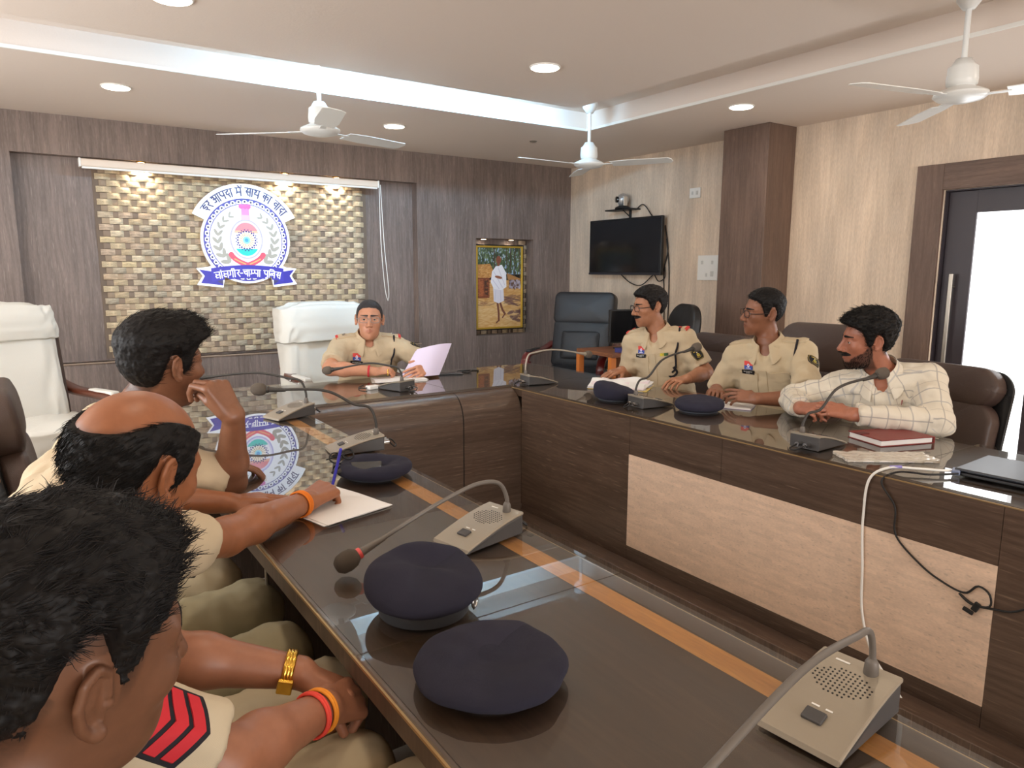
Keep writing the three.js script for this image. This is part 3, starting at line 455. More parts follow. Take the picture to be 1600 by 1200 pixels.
{ // television, camera on its shelf, cables, sockets
  const z0 = -5.63, z1 = -4.64, y0 = 1.375, y1 = 1.905, X = XW - 0.09, zc = (z0 + z1) / 2;
  const t = thing('television', 'black flat wall television switched off', 'television', [X, y0, zc], -Math.PI / 2);
  const w = z1 - z0, h = y1 - y0;
  mesh('casing', cbox(w, h, 0.035, 0.008).translate(0, h / 2, -0.02), M.black, t); mesh('casing_back', cbox(w * 0.7, h * 0.6, 0.045, 0.015).translate(0, h / 2, -0.055), M.black, t);
  mesh('screen', cbox(w - 0.03, h - 0.045, 0.004, 0.001).translate(0, h / 2 + 0.006, 0.0), phys({ color: hex(20, 21, 25), roughness: 0.16 }), t);
  mesh('lower_bezel', cbox(w, 0.018, 0.006, 0.002).translate(0, 0.01, 0), std({ color: hex(44, 44, 52), roughness: 0.35 }), t);
  const s = thing('camera_shelf', 'small dark shelf bracket on the wall above the television', 'shelf', [XW, 1.985, -5.18], -Math.PI / 2);
  mesh('plate', cbox(0.36, 0.012, 0.13, 0.004).translate(0, 0, 0.068), M.black, s); mesh('bracket', [cbox(0.02, 0.07, 0.02, 0.004).translate(0.05, -0.04, 0.012), bar([0.05, -0.06, 0.02], [0.05, -0.005, 0.11], 0.005)], M.black, s);
  const c = thing('video_camera', 'silver swivel video-conference camera on the shelf', 'camera', [XW - 0.075, 1.991, -5.17], -Math.PI / 2 - 0.35);
  mesh('foot', lathe([[0, 0], [0.075, 0], [0.07, 0.018], [0.04, 0.03], [0, 0.03]], 28), M.black, c); mesh('yoke', [cbox(0.012, 0.09, 0.04, 0.005).translate(-0.062, 0.07, 0), cbox(0.012, 0.09, 0.04, 0.005).translate(0.062, 0.07, 0)], M.steel, c);
  mesh('camera_ball', new THREE.SphereGeometry(0.058, 28, 20).translate(0, 0.088, 0), std({ color: hex(186, 182, 178), metalness: 0.5, roughness: 0.32 }), c); mesh('lens', lathe([[0, 0], [0.024, 0], [0.028, 0.01], [0.028, 0.03], [0, 0.03]], 20).rotateX(Math.PI / 2).translate(0, 0.088, 0.04), M.blackGloss, c);
  const k = thing('television_cables', 'loose dark cables hanging behind and below the television', 'cable', [XW, 1.4, -4.7]);
  const xx = -0.012;
  for (const pts of [[[xx, 0.58, -0.36], [xx - 0.02, 0.62, -0.24], [xx, 0.5, -0.13]], [[xx - 0.02, 0.0, -0.55], [xx - 0.02, -0.1, -0.38], [xx - 0.02, -0.12, -0.24], [xx - 0.02, -0.02, -0.08]], [[xx, 0.42, 0.03], [xx, 0.2, 0.07], [xx, 0.02, 0.03], [xx, -0.3, 0.05], [xx, -0.9, 0.04]], [[xx, 0.3, 0.05], [xx, 0.05, 0.09], [xx, -0.4, 0.1], [xx, -1.0, 0.09]], [[xx - 0.02, -0.02, -0.07], [xx - 0.03, -0.08, 0.0], [xx - 0.02, -0.05, 0.06], [xx, 0.05, 0.04]]]) mesh('cable', tube(pts, 0.005, 40, 6), M.cable, k);
  const plate = (y, z, w, h, label, n) => { const p = thing('switch_plate', label, 'switch plate', [XW, y, z], -Math.PI / 2); mesh('plate', cbox(w, h, 0.014, 0.004).translate(0, 0, 0.007), M.white, p); for (const [dx, dy, q] of n) mesh('socket', cbox(q, q * 1.5, 0.006, 0.002).translate(dx, dy, 0.015), std({ color: hex(206, 204, 198), roughness: 0.4 }), p); };
  plate(2.075, -4.34, 0.12, 0.085, 'small white socket plate high on the wall', [[-0.025, 0, 0.018], [0.025, 0, 0.022]]);
  plate(1.44, -4.165, 0.22, 0.21, 'large white switch plate beside the pillar', [[-0.06, 0.045, 0.02], [0.05, 0.045, 0.02], [0.05, -0.05, 0.03], [-0.01, -0.06, 0.02]]);
}
{ // ceiling fans, blades at rest
  const fanM = std({ color: hex(232, 234, 232), roughness: 0.3 });
  const fan = thing('ceiling_fan', 'white ceiling fan nearest the emblem', 'ceiling fan', [1.42, CT, -3.97], 0, 'white ceiling fans');
  mesh('canopy', lathe([[0, 0], [0.052, 0], [0.05, -0.05], [0.024, -0.085], [0, -0.085]], 24), fanM, fan); mesh('rod', bar([0, -0.08, 0], [0, -0.3, 0], 0.012), fanM, fan);
  mesh('motor', lathe([[0, -0.28], [0.03, -0.285], [0.045, -0.31], [0.058, -0.32], [0.062, -0.37], [0.06, -0.392], [0.05, -0.396], [0.055, -0.402], [0.105, -0.425], [0.108, -0.437], [0.09, -0.452], [0.04, -0.464], [0, -0.466]], 32), fanM, fan);
  for (let k = 0; k < 3; k++) {
    const a = k * 2 * Math.PI / 3 + 0.3, q = new THREE.Group(); const b = mesh('blade', [cbox(0.09, 0.004, 0.034, 0.0015).translate(0.14, -0.44, 0), extrude([[0.17, -0.05], [0.3, -0.062], [0.58, -0.055], [0.6, -0.03], [0.6, 0.03], [0.58, 0.055], [0.3, 0.062], [0.17, 0.05]], 0.004, 0.001).rotateX(Math.PI / 2 - 0.16).translate(0, -0.438, 0)], fanM, fan); b.rotation.y = a;
  }
  copy(fan, [3.43, CT, -4.08], 0.75, 'white ceiling fan by the corner of the ceiling channel'); copy(fan, [3.43, CT, -1.60], 2.62, 'white ceiling fan at the right above the door');
  const sm = thing('smoke_detector', 'tiny dark ceiling sensor left of the corner fan', 'sensor', [3.6, H, -5.0]); mesh('body', lathe([[0, 0.002], [0.03, 0], [0.026, -0.008], [0, -0.01]], 20), M.steel, sm); mesh('ring', new THREE.TorusGeometry(0.028, 0.003, 6, 20).rotateX(Math.PI / 2), M.black, sm);
}
// ---------------------------------------------------------------- chairs and the side desk
function cushion(w, h, d, r, puff = 0) {   // rounded pad, puffed on both faces
  const g = new RoundedBoxGeometry(w, h, d, 5, r), p = g.attributes.position, m = Math.max;
  for (let i = 0; i < p.count; i++) { const u = p.getX(i) / w * 2, v = p.getY(i) / h * 2, k = (1 - u * u) * (1 - v * v); p.setZ(i, p.getZ(i) + Math.sign(p.getZ(i)) * puff * m(0, k)); }
  g.computeVertexNormals(); return g;
}
function bend(g, k) { const p = g.attributes.position; for (let i = 0; i < p.count; i++) p.setZ(i, p.getZ(i) + k * p.getX(i) * p.getX(i)); g.computeVertexNormals(); return g; }
function dense(w, h, d, r, puff, curve) { // finer padded panel for bent backs
  const sh = new THREE.Shape(), a = w / 2 - r, b = h / 2 - r; sh.moveTo(-a, -h / 2); sh.lineTo(a, -h / 2); sh.absarc(a, -b, r, -Math.PI / 2, 0); sh.lineTo(w / 2, b); sh.absarc(a, b, r, 0, Math.PI / 2); sh.lineTo(-a, h / 2); sh.absarc(-a, b, r, Math.PI / 2, Math.PI); sh.lineTo(-w / 2, -b); sh.absarc(-a, -b, r, Math.PI, Math.PI * 1.5);
  const out = sh.getPoints(8), rings = [], n = out.length;
  for (const [s, z] of [[0.02, d / 2 + puff], [0.4, d / 2 + puff * 0.85], [0.75, d / 2 + puff * 0.45], [0.93, d / 2], [0.985, d / 2 - 0.012], [1, d / 4], [1, -d / 4], [0.97, -d / 2], [0.5, -d / 2 - puff * 0.3], [0.02, -d / 2 - puff * 0.4]]) rings.push(out.map((q) => { const x = q.x * (s > 0.9 ? 1 - (1 - s) : s), y = q.y * s; return V(x, y, z + curve * x * x); }));
  return loft(rings, true, true).toNonIndexed();
}
function starBase(t, y = 0.4) {
  const arms = []; for (let k = 0; k < 5; k++) { const a = k * 2 * Math.PI / 5; arms.push(moved(cbox(0.3, 0.03, 0.045, 0.01), 0.15 * Math.cos(a), 0.09, -0.15 * Math.sin(a), 0, a, 0)); }
  mesh('star_base', arms, M.black, t);
  for (let k = 0; k < 5; k++) { const a = k * 2 * Math.PI / 5; mesh('caster', moved(new THREE.CylinderGeometry(0.03, 0.03, 0.04, 16).rotateX(Math.PI / 2), 0.29 * Math.cos(a), 0.0305, -0.29 * Math.sin(a), 0, a, 0), M.black, t); }
  mesh('gas_lift', bar([0, 0.08, 0], [0, y, 0], 0.028), M.chrome, t);
}
// z+ is the way the sitter faces; y given at the floor
function officeChair(name, label, pos, turn, mat, o = {}) {
  const t = thing(name, label, 'chair', pos, turn, o.group), bw = o.bw ?? 0.52, top = o.top ?? 1.05, tilt = o.tilt ?? -0.16;
  starBase(t);
  mesh('seat', moved(cushion(0.5, 0.5, 0.11, 0.045, 0.02), 0, 0.46, 0.02, Math.PI / 2, 0, 0), mat, t);
  const bh = top - 0.5, lower = bh * (o.split ?? 0.62);
  mesh('backrest', moved(dense(bw, lower, 0.09, 0.09, 0.02, 0.35), 0, 0.5 + lower / 2, -0.25 + tilt * 0.5 * lower * 0.8, tilt, 0, 0), mat, t);
  mesh('headrest', moved(dense(bw * 0.97, bh - lower + 0.03, 0.1, 0.1, 0.025, 0.35), 0, 0.5 + lower + (bh - lower) / 2 - 0.012, -0.25 + tilt * (lower + (bh - lower) * 0.4), tilt, 0, 0), mat, t);
  mesh('back_shell', moved(dense(bw + 0.03, bh * 0.96, 0.03, 0.1, 0.0, 0.35), 0, 0.5 + bh / 2, -0.3 + tilt * 0.5 * bh, tilt, 0, 0), M.black, t);
  for (const s of [-1, 1]) {
    const arm = mesh('armrest', tube([[s * 0.3, 0.44, 0.12], [s * 0.325, 0.56, 0.2], [s * 0.325, 0.655, 0.14], [s * 0.32, 0.665, -0.08], [s * 0.3, 0.62, -0.26]], 0.02, 30, 8), o.armMat ?? M.black, t);
    mesh('arm_pad', cbox(0.055, 0.024, 0.24, 0.01).translate(s * 0.325, 0.682, 0.03), mat, arm);
  }
  return t;
}
{
  const g = 'brown leather chairs along the right table', face = -Math.PI / 2;   // sitters on the right face -x
  officeChair('office_chair', 'dark brown leather chair behind the officer at the far end of the row', [3.46, 0, -3.1], face - 0.05, M.brownLeather, { top: 1.0, split: 0.8, group: g });
  officeChair('office_chair', 'tall brown chair with headrest behind the middle officer', [3.36, 0, -2.26], face + 0.1, M.brownLeather, { top: 1.12, split: 0.6, bw: 0.54, group: g });
  officeChair('office_chair', 'brown leather chair under the man in the checked shirt', [3.17, 0, -1.64], face - 0.17, M.brownLeather, { top: 0.99, split: 0.7, bw: 0.58, tilt: -0.2, group: g });
  const l = 'dark chairs along the near table', lf = Math.PI / 2;
  officeChair('office_chair', 'empty dark brown chair, its back edge at the left side of the photo', [0.2, 0, -2.98], lf, M.brownLeather, { top: 1.02, bw: 0.5, armMat: M.chrome, group: l });
  officeChair('office_chair', 'black chair of the man propping his chin', [-0.02, 0, -2.2], lf - 0.05, M.blackLeather, { top: 0.8, bw: 0.46, armMat: M.chrome, group: l });
  officeChair('office_chair', 'black chair under the writing bald man', [-0.22, 0, -1.58], lf, M.blackLeather, { top: 0.78, bw: 0.46, group: l });
  officeChair('office_chair', 'black chair under the man with red chevrons', [-0.27, 0, -1.12], lf, M.blackLeather, { top: 0.78, bw: 0.44, group: l });
  officeChair('office_chair', 'black chair under the nearest man', [-0.27, 0, -0.62], lf, M.blackLeather, { top: 0.76, bw: 0.46, group: l });
  // black low-back task chair near the far wall
  const t = thing('task_chair', 'black low-back task chair by the far end of the right wall', 'chair', [3.86, 0, -3.8], -Math.PI / 2 - 0.35);
  starBase(t); mesh('seat', moved(cushion(0.46, 0.46, 0.09, 0.04, 0.02), 0, 0.46, 0, Math.PI / 2, 0, 0), M.black, t); mesh('backrest', moved(dense(0.42, 0.5, 0.07, 0.16, 0.02, 0.4), 0, 0.92, -0.24, -0.12, 0, 0), M.black, t); mesh('back_post', tube([[0, 0.42, -0.1], [0, 0.5, -0.28], [0, 0.8, -0.29]], 0.02, 16, 8), M.black, t);
  for (const s of [-1, 1]) mesh('armrest', [tube([[s * 0.2, 0.45, 0], [s * 0.28, 0.5, 0], [s * 0.28, 0.66, 0]], 0.014, 16, 8), cbox(0.06, 0.025, 0.24, 0.01).translate(s * 0.28, 0.68, 0)], M.black, t);
}
// executive chair with wooden arms
function executiveChair(name, label, pos, turn, mat, woodM, back) {
  const t = thing(name, label, 'chair', pos, turn);
  starBase(t, 0.38);
  mesh('seat', moved(cushion(0.56, 0.56, 0.15, 0.06, 0.025), 0, 0.46, 0.03, Math.PI / 2 + 0.08, 0, 0), mat, t);
  if (back) {
    const b = mesh('backrest', moved(dense(0.56, 0.44, 0.12, 0.05, 0.03, 0.15), 0, 0.74, -0.3, -0.22, 0, 0), mat, t); mesh('back_panel', moved(dense(0.36, 0.26, 0.03, 0.03, 0.015, 0.1), 0, 0.74, -0.215, -0.22, 0, 0), mat, b);
    mesh('headrest', moved(dense(0.58, 0.3, 0.14, 0.06, 0.03, 0.2), 0, 1.06, -0.38, -0.22, 0, 0), mat, t);
  }
  for (const s of [-1, 1]) {
    const pts = [[s * 0.34, 0.4, 0.2], [s * 0.345, 0.58, 0.26], [s * 0.345, 0.67, 0.2], [s * 0.34, 0.69, 0.0], [s * 0.33, 0.7, -0.22], [s * 0.31, 0.74, -0.36]].map((p) => V(...p)), cv = new THREE.CatmullRomCurve3(pts), rings = [];
    for (let k = 0; k <= 30; k++) { const p = cv.getPoint(k / 30), d = cv.getTangent(k / 30), n = V(0, -d.z, d.y).normalize(); rings.push([[-0.03, -0.02], [0.03, -0.02], [0.034, 0], [0.03, 0.02], [-0.03, 0.02], [-0.034, 0]].map(([a, c]) => p.clone().addScaledVector(n, c).add(V(a, 0, 0)))); }
    const arm = mesh('armrest', loft(rings, true, true).toNonIndexed(), woodM, t); for (const z of [0.1, -0.05]) mesh('stud', new THREE.SphereGeometry(0.009, 10, 8).translate(s * 0.345 + s * 0.03, 0.68, z), M.chrome, arm);
    mesh('arm_pad', moved(cushion(0.05, 0.24, 0.025, 0.01, 0.004), s * 0.343, 0.708, 0.06, Math.PI / 2, 0, 0), mat, arm);
    mesh('arm_post', loft([0.36, 0.5, 0.62].map((y) => [[-0.02, -0.035], [0.02, -0.035], [0.02, 0.035], [-0.02, 0.035]].map(([a, c]) => V(s * 0.33 + a, y, 0.2 + c - (y - 0.4) * -0.1))), true, true).toNonIndexed(), woodM, t);
    mesh('bracket', bar([s * 0.2, 0.39, 0.1], [s * 0.335, 0.4, 0.16], 0.018), M.black, t);
  }
  return t;
}
executiveChair('executive_chair', 'black leather executive chair with red wooden arms in the corner', [3.98, 0, -4.92], -1.02, M.blackLeather, M.redWood, true);
// white cloth covers: a draped slab with soft folds
function drape(w, y0, y1, d, lean, seed, bulge = 0.02) {
  const rings = [], n = 56, m = 26;
  for (let i = 0; i <= m; i++) {
    const v = i / m, ring = [];
    for (let j = 0; j < n; j++) {
      const a = j / n * 2 * Math.PI, e = 0.32, cx = Math.sign(Math.cos(a)) * Math.pow(Math.abs(Math.cos(a)), e), cz = Math.sign(Math.sin(a)) * Math.pow(Math.abs(Math.sin(a)), e * 1.4);
      const top = smooth(0.9, 1, v), s = 1 - 0.16 * top * top, flare = 1 + 0.05 * (1 - v), y = lerp(y0, y1, v) - 0.035 * top * (Math.abs(cx) ** 6) + 0.006 * N3(a * 2, v * 3, seed);
      const fold = 0.012 * (1 - 0.6 * v) * N3(cx * 7, v * 1.6, seed + cz) + 0.006 * N3(cx * 16, v * 3, seed + 3);
      ring.push(V(cx * (w / 2) * flare * s + fold * 0.6, y, (cz * d / 2 * s + cz * bulge * Math.sin(v * 3)) + lean * (v - 0.5) + fold));
    }
    rings.push(ring);
  }
  return loft(rings, true, true);
}
{
  const t = executiveChair('executive_chair', 'white cloth covered chair behind the reading officer', [1.8, 0, -4.7], 0.06, M.cloth, M.armWood, false);
  mesh('backrest', moved(dense(0.56, 0.7, 0.12, 0.06, 0.02, 0.1), 0, 0.8, -0.26, -0.14, 0, 0), M.brownLeather, t);
  mesh('cloth_cover', drape(0.66, 0.5, 1.19, 0.2, -0.1, 3).translate(-0.02, 0, -0.26), M.cloth, t); mesh('cloth_flap', drape(0.69, 0.92, 1.175, 0.235, -0.05, 9).translate(-0.02, 0, -0.27), M.cloth, t);
  const u = executiveChair('executive_chair', 'white cloth covered chair at the far left edge', [0.0, 0, -4.62], 0.45, M.cloth, M.armWood, false);
  mesh('backrest', moved(dense(0.56, 0.7, 0.12, 0.06, 0.02, 0.1), 0, 0.8, -0.26, -0.14, 0, 0), M.brownLeather, u);
  mesh('cloth_cover', drape(0.62, 0.5, 1.23, 0.19, -0.12, 21).translate(-0.06, 0, -0.27), M.cloth, u); mesh('cloth_flap', drape(0.64, 1.02, 1.225, 0.21, -0.04, 27).translate(-0.06, 0, -0.3), M.cloth, u);
  mesh('seat_cover', drape(0.6, 0.36, 0.6, 0.56, 0.05, 33, 0.0).translate(0, 0, 0.03), M.cloth, u);
}
{ // small desk behind the far officer, with a monitor and a blue box
  const x = 3.93, z = -4.3, wood = std({ map: laminate([152, 96, 62], [120, 72, 46], [172, 116, 78], 0.5, 1.2, 128, 256, 0.4, 260), roughness: 0.45 }), leg = std({ color: hex(226, 132, 58), roughness: 0.45 });
  const t = thing('side_desk', 'small brown desk with orange legs near the corner', 'desk', [x, 0, z], -0.1);
  mesh('desk_top', metreUV(cbox(0.62, 0.03, 0.5, 0.004).translate(0.1, 0.765, 0), true), wood, t); for (const [dx, dz] of [[-0.19, 0.22], [-0.19, -0.22], [0.39, 0.22], [0.39, -0.22]]) mesh('leg', cbox(0.05, 0.75, 0.045, 0.004).translate(dx, 0.375, dz), leg, t);
  mesh('shelf', metreUV(cbox(0.56, 0.025, 0.46, 0.003).translate(0.1, 0.5, 0)), wood, t); mesh('side_board', metreUV(cbox(0.02, 0.27, 0.42, 0.002).translate(0.12, 0.63, 0)), wood, t);
  const m = thing('monitor', 'black monitor seen behind the far officer', 'monitor', [4.05, 0.78, -4.27], -0.3);
  mesh('panel', cbox(0.36, 0.27, 0.03, 0.006).translate(0, 0.19, 0), M.black, m); mesh('screen', cbox(0.34, 0.25, 0.004, 0.001).translate(0, 0.19, 0.015), M.blackGloss, m); mesh('stand', [cbox(0.05, 0.08, 0.03, 0.004).translate(0, 0.045, -0.02), cbox(0.2, 0.012, 0.16, 0.005).translate(0, 0.006, -0.01)], M.black, m);
  const b = thing('blue_box', 'small blue box file on the side desk', 'box', [3.88, 0.78, -4.13], 0.2); mesh('body', cbox(0.14, 0.035, 0.1, 0.003).translate(0, 0.0175, 0), std({ color: hex(62, 62, 120), roughness: 0.5 }), b); mesh('label_strip', cbox(0.06, 0.02, 0.002, 0.0005).translate(0, 0.0175, 0.051), M.paper, b);
}
// ---------------------------------------------------------------- things on the tables
const micTop = std({ color: hex(158, 148, 132), roughness: 0.42, metalness: 0.25 }), micSide = std({ color: hex(70, 68, 68), roughness: 0.5 }), micNeck = std({ color: hex(112, 106, 100), roughness: 0.5, metalness: 0.2 }), micDark = std({ color: hex(58, 54, 50), roughness: 0.5 }), foam = std({ color: hex(104, 94, 84), roughness: 1, bumpMap: bumpRep(40), bumpScale: 0.001 });
const redRing = std({ color: hex(235, 90, 90), roughness: 0.4 }), print = std({ color: hex(236, 234, 228), roughness: 0.6 });
// +z of a microphone points to its speaker (low end with the button); its neck rises at -z
function microphone(label, x, z, turn, headAt, neckMat, lift, ring) {
  const t = thing('conference_microphone', label, 'microphone', [x, TT, z], turn, 'gooseneck table microphones');
  const L = 0.19, W = 0.118, prof = []; for (let k = 0; k <= 12; k++) { const u = k / 12; prof.push([-L / 2 + L * u, 0.058 - 0.046 * Math.pow(u, 1.45)]); }
  const side = [[-L / 2, 0.002], ...prof.map(([a, b]) => [a, b - 0.007]), [L / 2, 0.002]];
  const lay = (g) => g.rotateY(-Math.PI / 2).translate(W / 2, 0, 0);    // profile x -> z
  mesh('base', lay(extrude(side, W, 0.004)), micSide, t);
  const plate = [...prof.map(([a, b]) => [a, b]), [L / 2 + 0.002, 0.004], ...prof.slice().reverse().map(([a, b]) => [a, b - 0.007])];
  mesh('top_plate', lay(extrude(plate, W + 0.004, 0.003)).translate(0.002, 0, 0), micTop, t);
  const yAt = (zz) => 0.058 - 0.046 * Math.pow((zz + L / 2) / L, 1.45), slope = (zz) => Math.atan(0.046 * 1.45 / L * Math.pow((zz + L / 2) / L, 0.45));
  mesh('button', moved(cbox(0.03, 0.006, 0.022, 0.002), 0, yAt(0.05) + 0.002, 0.05, slope(0.05), 0, 0), micSide, t);
  mesh('print_mark', [moved(cbox(0.022, 0.0006, 0.004, 0), -0.02, yAt(-0.075) + 0.0006, -0.075, slope(-0.075), 0, 0), moved(cbox(0.012, 0.0006, 0.003, 0), -0.008, yAt(0.03) + 0.0006, 0.03, slope(0.03), 0, 0), moved(cbox(0.01, 0.0006, 0.003, 0), 0.012, yAt(0.03) + 0.0006, 0.03, slope(0.03), 0, 0)], print, t);
  const holes = []; for (let i = -6; i <= 6; i++) for (let j = -4; j <= 4; j++) if ((i / 6.4) ** 2 + (j / 4.4) ** 2 < 1) { const zz = -0.03 + j * 0.0068; holes.push(moved(new THREE.CylinderGeometry(0.0016, 0.0016, 0.001, 6), i * 0.0068, yAt(zz) + 0.0002, zz, slope(zz), 0, 0)); }
  const gr = mesh('speaker_holes', holes, M.black, t); gr.userData.kind = 'stuff';
  const inv = new THREE.Matrix4().compose(V(x, TT, z), new THREE.Quaternion().setFromAxisAngle(V(0, 1, 0), turn), V(1, 1, 1)).invert(), h = V(...headAt).applyMatrix4(inv), r = V(0.022, 0.056, -0.075);
  mesh('neck_collar', lathe([[0, 0], [0.011, 0], [0.0095, 0.022], [0.006, 0.028], [0, 0.028]], 16).translate(r.x, r.y - 0.004, r.z), micNeck, t);
  const up = r.clone().add(V(0, lift, 0)), d = h.clone().sub(up), dir = d.clone().setY(0).normalize();
  const curve = [r, r.clone().add(V(0, lift * 0.45, 0)), up.clone().addScaledVector(dir, 0.022).add(V(0, 0.0, 0)), up.clone().addScaledVector(dir, 0.075).add(V(0, 0.012, 0)), up.clone().lerp(h, 0.45).add(V(0, 0.03, 0)), h];
  const tg = new THREE.TubeGeometry(new THREE.CatmullRomCurve3(curve, false, 'centripetal'), 60, 0.0052, 8);
  const cv = new THREE.CatmullRomCurve3(curve, false, 'centripetal'), end = cv.getTangent(1), q = new THREE.Quaternion().setFromUnitVectors(V(0, 1, 0), end);
  mesh('gooseneck', tg, neckMat, t);
  const at = (g, k) => g.applyQuaternion(q).translate(h.x + end.x * k, h.y + end.y * k, h.z + end.z * k);
  mesh('neck_tip', at(bar([0, -0.06, 0], [0, 0.004, 0], 0.006, 0.0105), 0), neckMat, t); mesh('light_ring', at(bar([0, 0, 0], [0, 0.008, 0], 0.0125, 0.0125, 18), 0), ring ? redRing : neckMat, t);
  mesh('foam_head', at(lathe([[0, 0.0], [0.013, 0.001], [0.021, 0.012], [0.0235, 0.028], [0.021, 0.044], [0.012, 0.054], [0, 0.056]], 24), 0.007), foam, t);
  mesh('plug', [bar([-0.02, 0.02, -L / 2 + 0.004], [-0.02, 0.022, -L / 2 - 0.03], 0.009), bar([0.012, 0.02, -L / 2 + 0.004], [0.012, 0.022, -L / 2 - 0.03], 0.009)], M.chrome, t);
  mesh('lead', tube([[-0.02, 0.022, -L / 2 - 0.028], [-0.022, 0.02, -L / 2 - 0.05], [-0.0, 0.006, -L / 2 - 0.06], [0.03, 0.005, -L / 2 - 0.045], [0.012, 0.022, -L / 2 - 0.03]], 0.003, 24, 6), M.cable, t);
  return t;
}
const faceL = -Math.PI / 2, faceR = Math.PI / 2;    // turn so that +z points to -x / +x
microphone('grey table microphone with red ring nearest the two large berets', 0.875, -1.43, faceL + 0.22, [0.56, 0.802, -1.41], micNeck, 0.075, true);
microphone('close grey microphone at the bottom right edge', 0.925, -0.53, faceL + 0.1, [0.47, 0.9, -0.42], micNeck, 0.075);
microphone('microphone behind the writing hand, its head before the chin-propping man', 0.955, -2.43, faceL - 0.12, [0.7, 0.985, -2.59], micDark, 0.10);
microphone('far left microphone on the stone reflection', 0.94, -3.16, faceL + 0.3, [0.63, 0.93, -3.42], micDark, 0.10);
microphone('microphone in front of the reading officer', 1.66, -3.60, Math.PI + 0.35, [1.375, 0.87, -3.78], micDark, 0.07);
microphone('pale microphone in the right corner of the tables', 2.45, -3.33, faceR - 0.15, [2.86, 0.90, -3.41], std({ color: hex(170, 160, 146), roughness: 0.5, metalness: 0.2 }), 0.11);
microphone('microphone between the two berets on the right table', 2.49, -2.46, faceR - 0.1, [2.79, 1.02, -2.48], micDark, 0.07);
microphone('microphone before the man in the checked shirt', 2.44, -1.53, faceR + 0.05, [2.685, 1.015, -1.465], micDark, 0.07);
// berets: a soft crown over a narrow band
function beret(label, x, z, turn, o) {
  const t = thing('beret', label, 'beret', [x, TT, z], turn, 'navy police berets on the tables'), n = 72, m = 26, rings = [], { r = 0.118, h = 0.05, seed = 1, dent = 0.012, dx = 0, dz = 0, slx = 0, slz = 0, band = 0.02, rise = 0, tilt = 0 } = o;
  const { dw = 0.5, dl = 0.9, da = 0 } = o;
  const P = (a, v) => {   // v 0 at the band, 1 at the crown's centre
    const th = lerp(-52, 90, v) * Math.PI / 180, sn = Math.sin(th), q = Math.cos(th) ** 0.55, fl = (Math.sign(sn) * Math.abs(sn) ** 0.85 + 0.817) / 1.817;
    const rr = r * q * (1 + 0.03 * N3(Math.cos(a) * 1.1, Math.sin(a) * 1.1, seed)), x0 = rr * Math.cos(a), z0 = rr * Math.sin(a), hi = band + (h - band) * fl;
    const lx = (x0 - dx) * Math.cos(da) + (z0 - dz) * Math.sin(da), lz = -(x0 - dx) * Math.sin(da) + (z0 - dz) * Math.cos(da), dd = dent * Math.exp(-((lx / (r * dl)) ** 2 + (lz / (r * dw)) ** 2)) * smooth(0.2, 0.45, v);
    const up = 1 + (slx * x0 + slz * z0) / r, soft = 0.0025 * N3(x0 * 16, z0 * 16, seed + 5) * smooth(0.1, 0.3, v);
    return V(x0, Math.max(0.001, (hi - dd) * lerp(1, up, smooth(0, 0.5, v)) + soft), z0);
  };
  for (let i = 0; i <= m; i++) { const ring = []; for (let j = 0; j < n; j++) ring.push(P(-j / n * 2 * Math.PI, i / m * 0.985)); rings.push(ring); }
  mesh('crown', loft(rings, true, true), M.felt, t);
  const br = []; for (const [k, y] of [[0.74, 0.0005], [0.765, 0.0005], [0.775, band * 0.6], [0.78, band + 0.006], [0.7, band + 0.005]]) br.push([...Array(n)].map((_, j) => { const a = -j / n * 2 * Math.PI; return V(r * k * Math.cos(a), y, r * k * Math.sin(a)); }));
  mesh('band', loft(br), M.feltBand, t);
  if (o.badge !== undefined) { const a = o.badge, p = P(a, 0.12), b = mesh('badge', [new THREE.SphereGeometry(0.008, 12, 8).scale(1, 1, 0.5), cbox(0.01, 0.028, 0.004, 0.002).translate(0, -0.016, 0), new THREE.TorusGeometry(0.011, 0.003, 6, 16).translate(0, -0.014, 0.001)], M.chrome, t); b.position.set(p.x * 1.04, p.y + 0.016, p.z * 1.04); b.rotation.y = Math.PI / 2 - a; }
  return t;
}
beret('large navy beret lying flat nearest the camera', 0.572, -0.9, 0.4, { r: 0.123, h: 0.05, seed: 2, dent: 0.008, dx: 0.0, dz: 0.02, dw: 0.3, dl: 0.6, da: 0.5, slx: 0.12, band: 0.004 });
beret('navy beret with silver badge leaning on the near table', 0.592, -1.175, 0.25, { r: 0.113, h: 0.095, seed: 9, dent: 0.02, dx: 0.03, dz: -0.01, dw: 0.32, dl: 0.75, da: 0.9, slx: 0.12, slz: -0.22, band: 0.022, badge: 1.15 });
beret('slumped navy beret under the writing hand and phone', 0.885, -2.09, 0.3, { r: 0.12, h: 0.056, seed: 15, dent: 0.04, dx: 0, dz: 0.0, dw: 0.5, dl: 0.6, band: 0.004 });
beret('navy beret on the right table before the papers', 2.47, -2.69, 0.9, { r: 0.112, h: 0.078, seed: 21, dent: 0.0, slx: 0.0, slz: -0.4, band: 0.006 });
beret('navy beret between the right-hand microphones', 2.59, -2.245, 0.5, { r: 0.115, h: 0.062, seed: 29, dent: 0.0, slx: 0.2, band: 0.006 });
